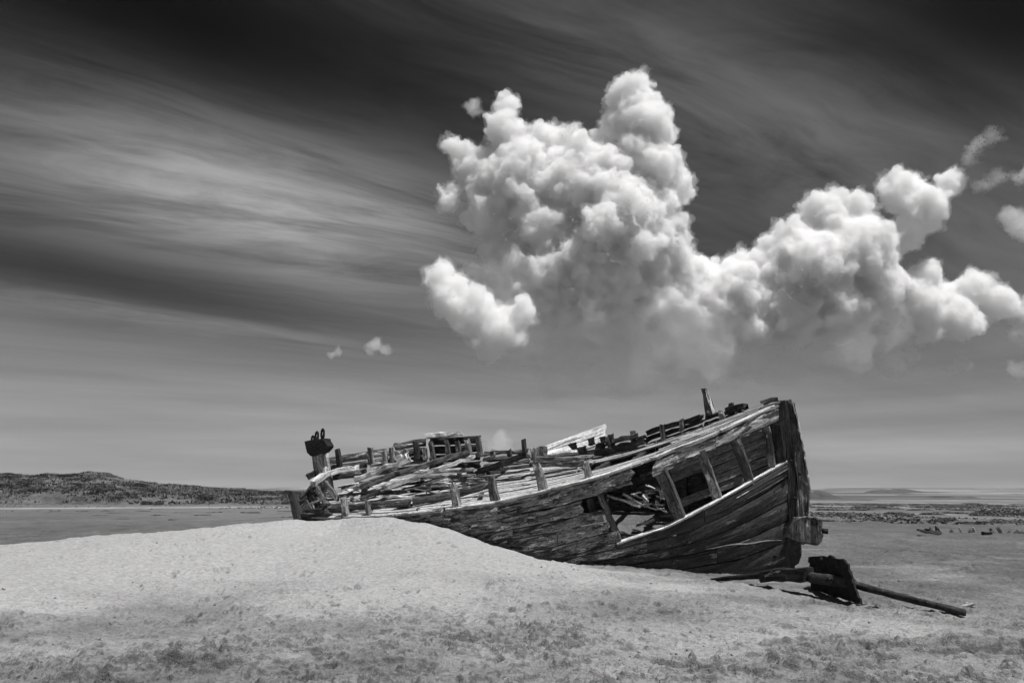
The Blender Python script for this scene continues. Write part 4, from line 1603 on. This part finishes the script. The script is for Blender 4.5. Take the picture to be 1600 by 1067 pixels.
def cloud_tree(vox, amps, fine, thr, bil):
    """points with radii -> one closed skin, billowed, welded, then frayed"""
    ng = bpy.data.node_groups.new('cloud_shape', 'GeometryNodeTree')
    ng.interface.new_socket('Geometry', in_out='INPUT', socket_type='NodeSocketGeometry')
    ng.interface.new_socket('Geometry', in_out='OUTPUT', socket_type='NodeSocketGeometry')
    i, o = ng.nodes.new('NodeGroupInput'), ng.nodes.new('NodeGroupOutput')
    lk = ng.links
    m2p = ng.nodes.new('GeometryNodeMeshToPoints')
    p2v = ng.nodes.new('GeometryNodePointsToVolume')
    p2v.resolution_mode = 'VOXEL_SIZE'
    p2v.inputs['Voxel Size'].default_value = vox
    p2v.inputs['Density'].default_value = 1
    na = ng.nodes.new('GeometryNodeInputNamedAttribute')
    na.data_type = 'FLOAT'
    na.inputs['Name'].default_value = 'rad'
    lk.new(i.outputs[0], m2p.inputs[0])
    lk.new(m2p.outputs[0], p2v.inputs[0])
    lk.new(na.outputs[0], p2v.inputs['Radius'])

    def skin(vol, th):
        n = ng.nodes.new('GeometryNodeVolumeToMesh')
        n.resolution_mode = 'GRID'
        n.inputs['Threshold'].default_value = th
        lk.new(vol, n.inputs[0])
        return n.outputs[0]

    def displace(geo, layers, billows=()):
        sp = ng.nodes.new('GeometryNodeSetPosition')
        lk.new(geo, sp.inputs[0])
        pos = ng.nodes.new('GeometryNodeInputPosition').outputs[0]
        tot = None
        for scl, am, det, rg in layers:
            c = NOISE(ng, pos, scl, det, rg, 0, 1)
            d = V(ng, 'SCALE', V(ng, 'SUBTRACT', c, (.5, .5, .5)), None, am * 2)
            tot = d if tot is None else V(ng, 'ADD', tot, d)
        nrm = ng.nodes.new('GeometryNodeInputNormal').outputs[0]
        wpos = V(ng, 'ADD', pos, V(ng, 'SCALE', NOISE(ng, pos, .02, 2, .5, 0, 1), None, 36.)) if billows else None
        for scl, am in billows:                     # cauliflower: cells that bulge out between creases
            vo = ng.nodes.new('ShaderNodeTexVoronoi')
            vo.feature = 'F1'
            vo.inputs['Scale'].default_value = scl
            lk.new(wpos, vo.inputs['Vector'])
            tot = V(ng, 'ADD', tot, V(ng, 'SCALE', nrm, None, M(ng, 'MULTIPLY', M(ng, 'SUBTRACT', .45, vo.outputs['Distance']), am)))
        lk.new(tot, sp.inputs['Offset'])
        return sp.outputs[0]

    g = displace(skin(p2v.outputs[0], .3), amps)
    m2v = ng.nodes.new('GeometryNodeMeshToVolume')
    m2v.resolution_mode = 'VOXEL_SIZE'
    m2v.inputs['Voxel Size'].default_value = vox * .8
    m2v.inputs['Interior Band Width'].default_value = vox * 1.6
    m2v.inputs['Density'].default_value = 1
    lk.new(g, m2v.inputs[0])
    g = displace(skin(m2v.outputs[0], thr), fine, bil)
    lk.new(g, o.inputs[0])
    return ng


def shell(name, pts, cen, mat, vox, amps, fine, thr=.12, bil=()):
    me = bpy.data.meshes.new('cloud_seed')
    me.from_pydata([tuple(c - cen) for c, r in pts], [], [])
    a = me.attributes.new('rad', 'FLOAT', 'POINT')
    a.data.foreach_set('value', [r for c, r in pts])
    ob = bpy.data.objects.new('cloud_seed', me)
    COL.objects.link(ob)
    md = ob.modifiers.new('shape', 'NODES')
    md.node_group = cloud_tree(vox, amps, fine, thr, bil)
    res = bpy.data.meshes.new_from_object(ob.evaluated_get(bpy.context.evaluated_depsgraph_get()))
    bpy.data.objects.remove(ob)
    bpy.data.meshes.remove(me)
    res.name = name
    res.materials.clear()
    res.materials.append(mat)
    o = bpy.data.objects.new(name, res)
    COL.objects.link(o)
    return o


V_CORE = vapour('dense_cloud_vapour', .042)
V_MID = vapour('cloud_vapour', .016)
V_OUT = vapour('thin_cloud_vapour', .006)
V_WISP = vapour('wisp_vapour', .0075)
V_FAINT = vapour('faint_vapour', .0035)
V_BASE = vapour('cloud_base_vapour', .0022)
GC = 'cumulus clouds in the sky'


def cloud(label, blobs, vox, amp, base=None, wisp=False):
    vox = vox * 1.45
    CD = CDD - (450 if 'slanting' in label or 'bulwark' in label else 0)
    k = CD / F

    def grow(bl, shrink):
        pts = []

        def rec(c, r, l):
            pts.append((c, r))
            if l:
                for _ in range([0, 5, 7, 10][l]):
                    v = np.array([crng.gauss(0, 1), crng.gauss(0, 1), crng.gauss(.3, 1)])
                    v /= np.linalg.norm(v)
                    rec(c + v * r * .85, r * crng.uniform(.26, .45), l - 1)
        for (x, y, r) in bl:
            rec(depth_pt(x, y, CD + crng.uniform(-.35, .35) * r * k), r * shrink * k, 3 if r > 34 else (2 if r > 14 else 1))
        return pts
    pts = grow(blobs, .86)
    cen = np.mean([c for c, r in pts], 0)
    A = lambda s: ((.0065, 30 * amp * s, 2, .5), (.016, 44 * amp * s, 3, .6))
    Fi = lambda s: ((.06, 9 * amp * s, 3, .65), (.16, 5 * amp * s, 2, .6))
    off = lambda d: [(c, max(r + d, 2.)) for c, r in pts]
    e = 13 * min(1, amp * 1.2)
    if wisp:
        root = shell('cloud', off(0), cen, V_FAINT if 'faint' in label else V_WISP, vox, A(1.4), Fi(2.2))
        kids = [shell('fringe', off(e * .8), cen, V_FAINT, vox, A(1.9), Fi(3.0))]
    else:
        root = shell('cloud', off(-e * .4), cen, V_CORE, vox, A(1), Fi(1.5), bil=((.013, 46 * amp), (.034, 22 * amp)))
        kids = [shell('fringe', off(e * .6), cen, V_OUT, vox * 1.35, A(1.15), Fi(2.6), bil=((.013, 46 * amp), (.034, 26 * amp)))]
    if base:
        kids.append(shell('soft_base', grow(base, .9), cen, V_BASE, 15., A(2.6), Fi(2.)))
    root.location = cen
    for o in kids:
        o.parent = root
    tag(root, label, 'cloud', GC)
    return sum(len(o.data.polygons) for o in [root] + kids)


CLOUDS = [
    ('largest towering white cumulus with two raised humps above the boat',
     [(990, 145, 40), (985, 190, 58), (1005, 245, 58), (962, 235, 52), (1035, 310, 46), (1000, 340, 80), (793, 168, 26), (790, 205, 42), (715, 232, 26),
      (742, 265, 48), (850, 220, 38), (890, 212, 30), (800, 290, 82), (900, 300, 95), (975, 350, 90), (850, 370, 90), (940, 430, 90), (880, 450, 75), (705, 312, 30),
      (1010, 420, 50), (765, 335, 50), (785, 395, 46), (830, 430, 56), (850, 470, 50), (1045, 350, 40), (1000, 130, 30), (1012, 205, 58), (1020, 265, 60), (945, 275, 60), (1050, 300, 36), (975, 160, 40)], 5.4, 1.,
     [(780, 455, 62), (850, 470, 90), (950, 490, 110), (1045, 500, 95), (880, 535, 85), (980, 550, 85), (1090, 535, 75), (800, 515, 65), (1160, 545, 60)]),
    ('slanting white cumulus lobe low on the left of the largest cloud', [(690, 432, 32), (704, 460, 44), (735, 490, 50), (772, 515, 44), (765, 545, 32), (800, 520, 36), (812, 488, 32)], 4., .75, None),
    ('broad bright cumulus right of the largest cloud, rising to the right',
     [(1055, 395, 36), (1052, 440, 50), (1028, 475, 40), (1090, 430, 44), (1130, 490, 58), (1090, 500, 44), (1180, 450, 66), (1170, 505, 46), (1240, 380, 46), (1290, 330, 40), (1312, 308, 25), (1345, 320, 30),
      (1270, 420, 82), (1340, 395, 70), (1370, 445, 56), (1230, 490, 66), (1320, 490, 60), (1150, 455, 62), (1205, 425, 62), (1110, 475, 58), (1290, 370, 60)], 5., .85,
     [(1120, 540, 70), (1220, 545, 70), (1310, 540, 60), (1060, 540, 60), (1370, 500, 50)]),
    ('rounded grey cumulus above the right shoulder of the broad bright one', [(1408, 300, 46), (1445, 322, 46), (1420, 360, 40), (1488, 285, 28)], 4., .7, None),
    ('ragged grey cumulus at the right below the rounded one', [(1448, 435, 34), (1438, 470, 44), (1480, 470, 40), (1520, 448, 36), (1560, 475, 36), (1500, 500, 44), (1610, 490, 40), (1450, 500, 40)], 4., .75, None),
]
WISPS = [
    ('narrow ragged cloud hanging below the right cumulus', [(1400, 495, 16), (1402, 530, 22), (1392, 568, 28), (1422, 560, 20)], 4., .6),
    ('tiny cloud near the horizon at far right, left of the edge', [(1484, 577, 12), (1500, 570, 14)], 3., .5),
    ('small cloud cut by the right edge of view, highest of three', [(1592, 350, 28), (1575, 335, 16), (1640, 360, 40)], 4., .6),
    ('small cloud cut by the right edge of view, lowest of three', [(1590, 578, 20), (1630, 585, 26)], 4., .5),
    ('small cloud cut by the right edge of view, middle of three', [(1590, 525, 18), (1625, 525, 26)], 4., .5),
    ('little puff beside the left hump of the largest cloud', [(738, 166, 15), (733, 180, 9), (745, 176, 10)], 3., .5),
    ('tiny leftmost puff of cloud near the horizon', [(518, 553, 8), (530, 550, 8)], 2.5, .4),
    ('small puff of cloud between the tiny leftmost one and the largest cloud', [(586, 538, 13), (602, 548, 12), (575, 547, 9)], 3., .45),
    ('faint wisp of cloud high at the right edge', [(1530, 225, 14), (1552, 212, 12), (1510, 250, 12)], 4., .9),
    ('faint wisp of cloud below the high wisp at right', [(1528, 292, 14), (1556, 280, 12)], 4., .8),
    ('faint wisp of cloud touching the right edge above the small clouds', [(1592, 276, 14), (1615, 270, 20)], 4., .8),
    ('faint small cloud just above the far bulwark of the boat', [(782, 688, 18), (772, 700, 16), (792, 700, 14)], 4., .5),
]
print('cloud faces', [cloud(l, b, v, a, s) for l, b, v, a, s in CLOUDS], [cloud(l, b, v, a, None, True) for l, b, v, a in WISPS])
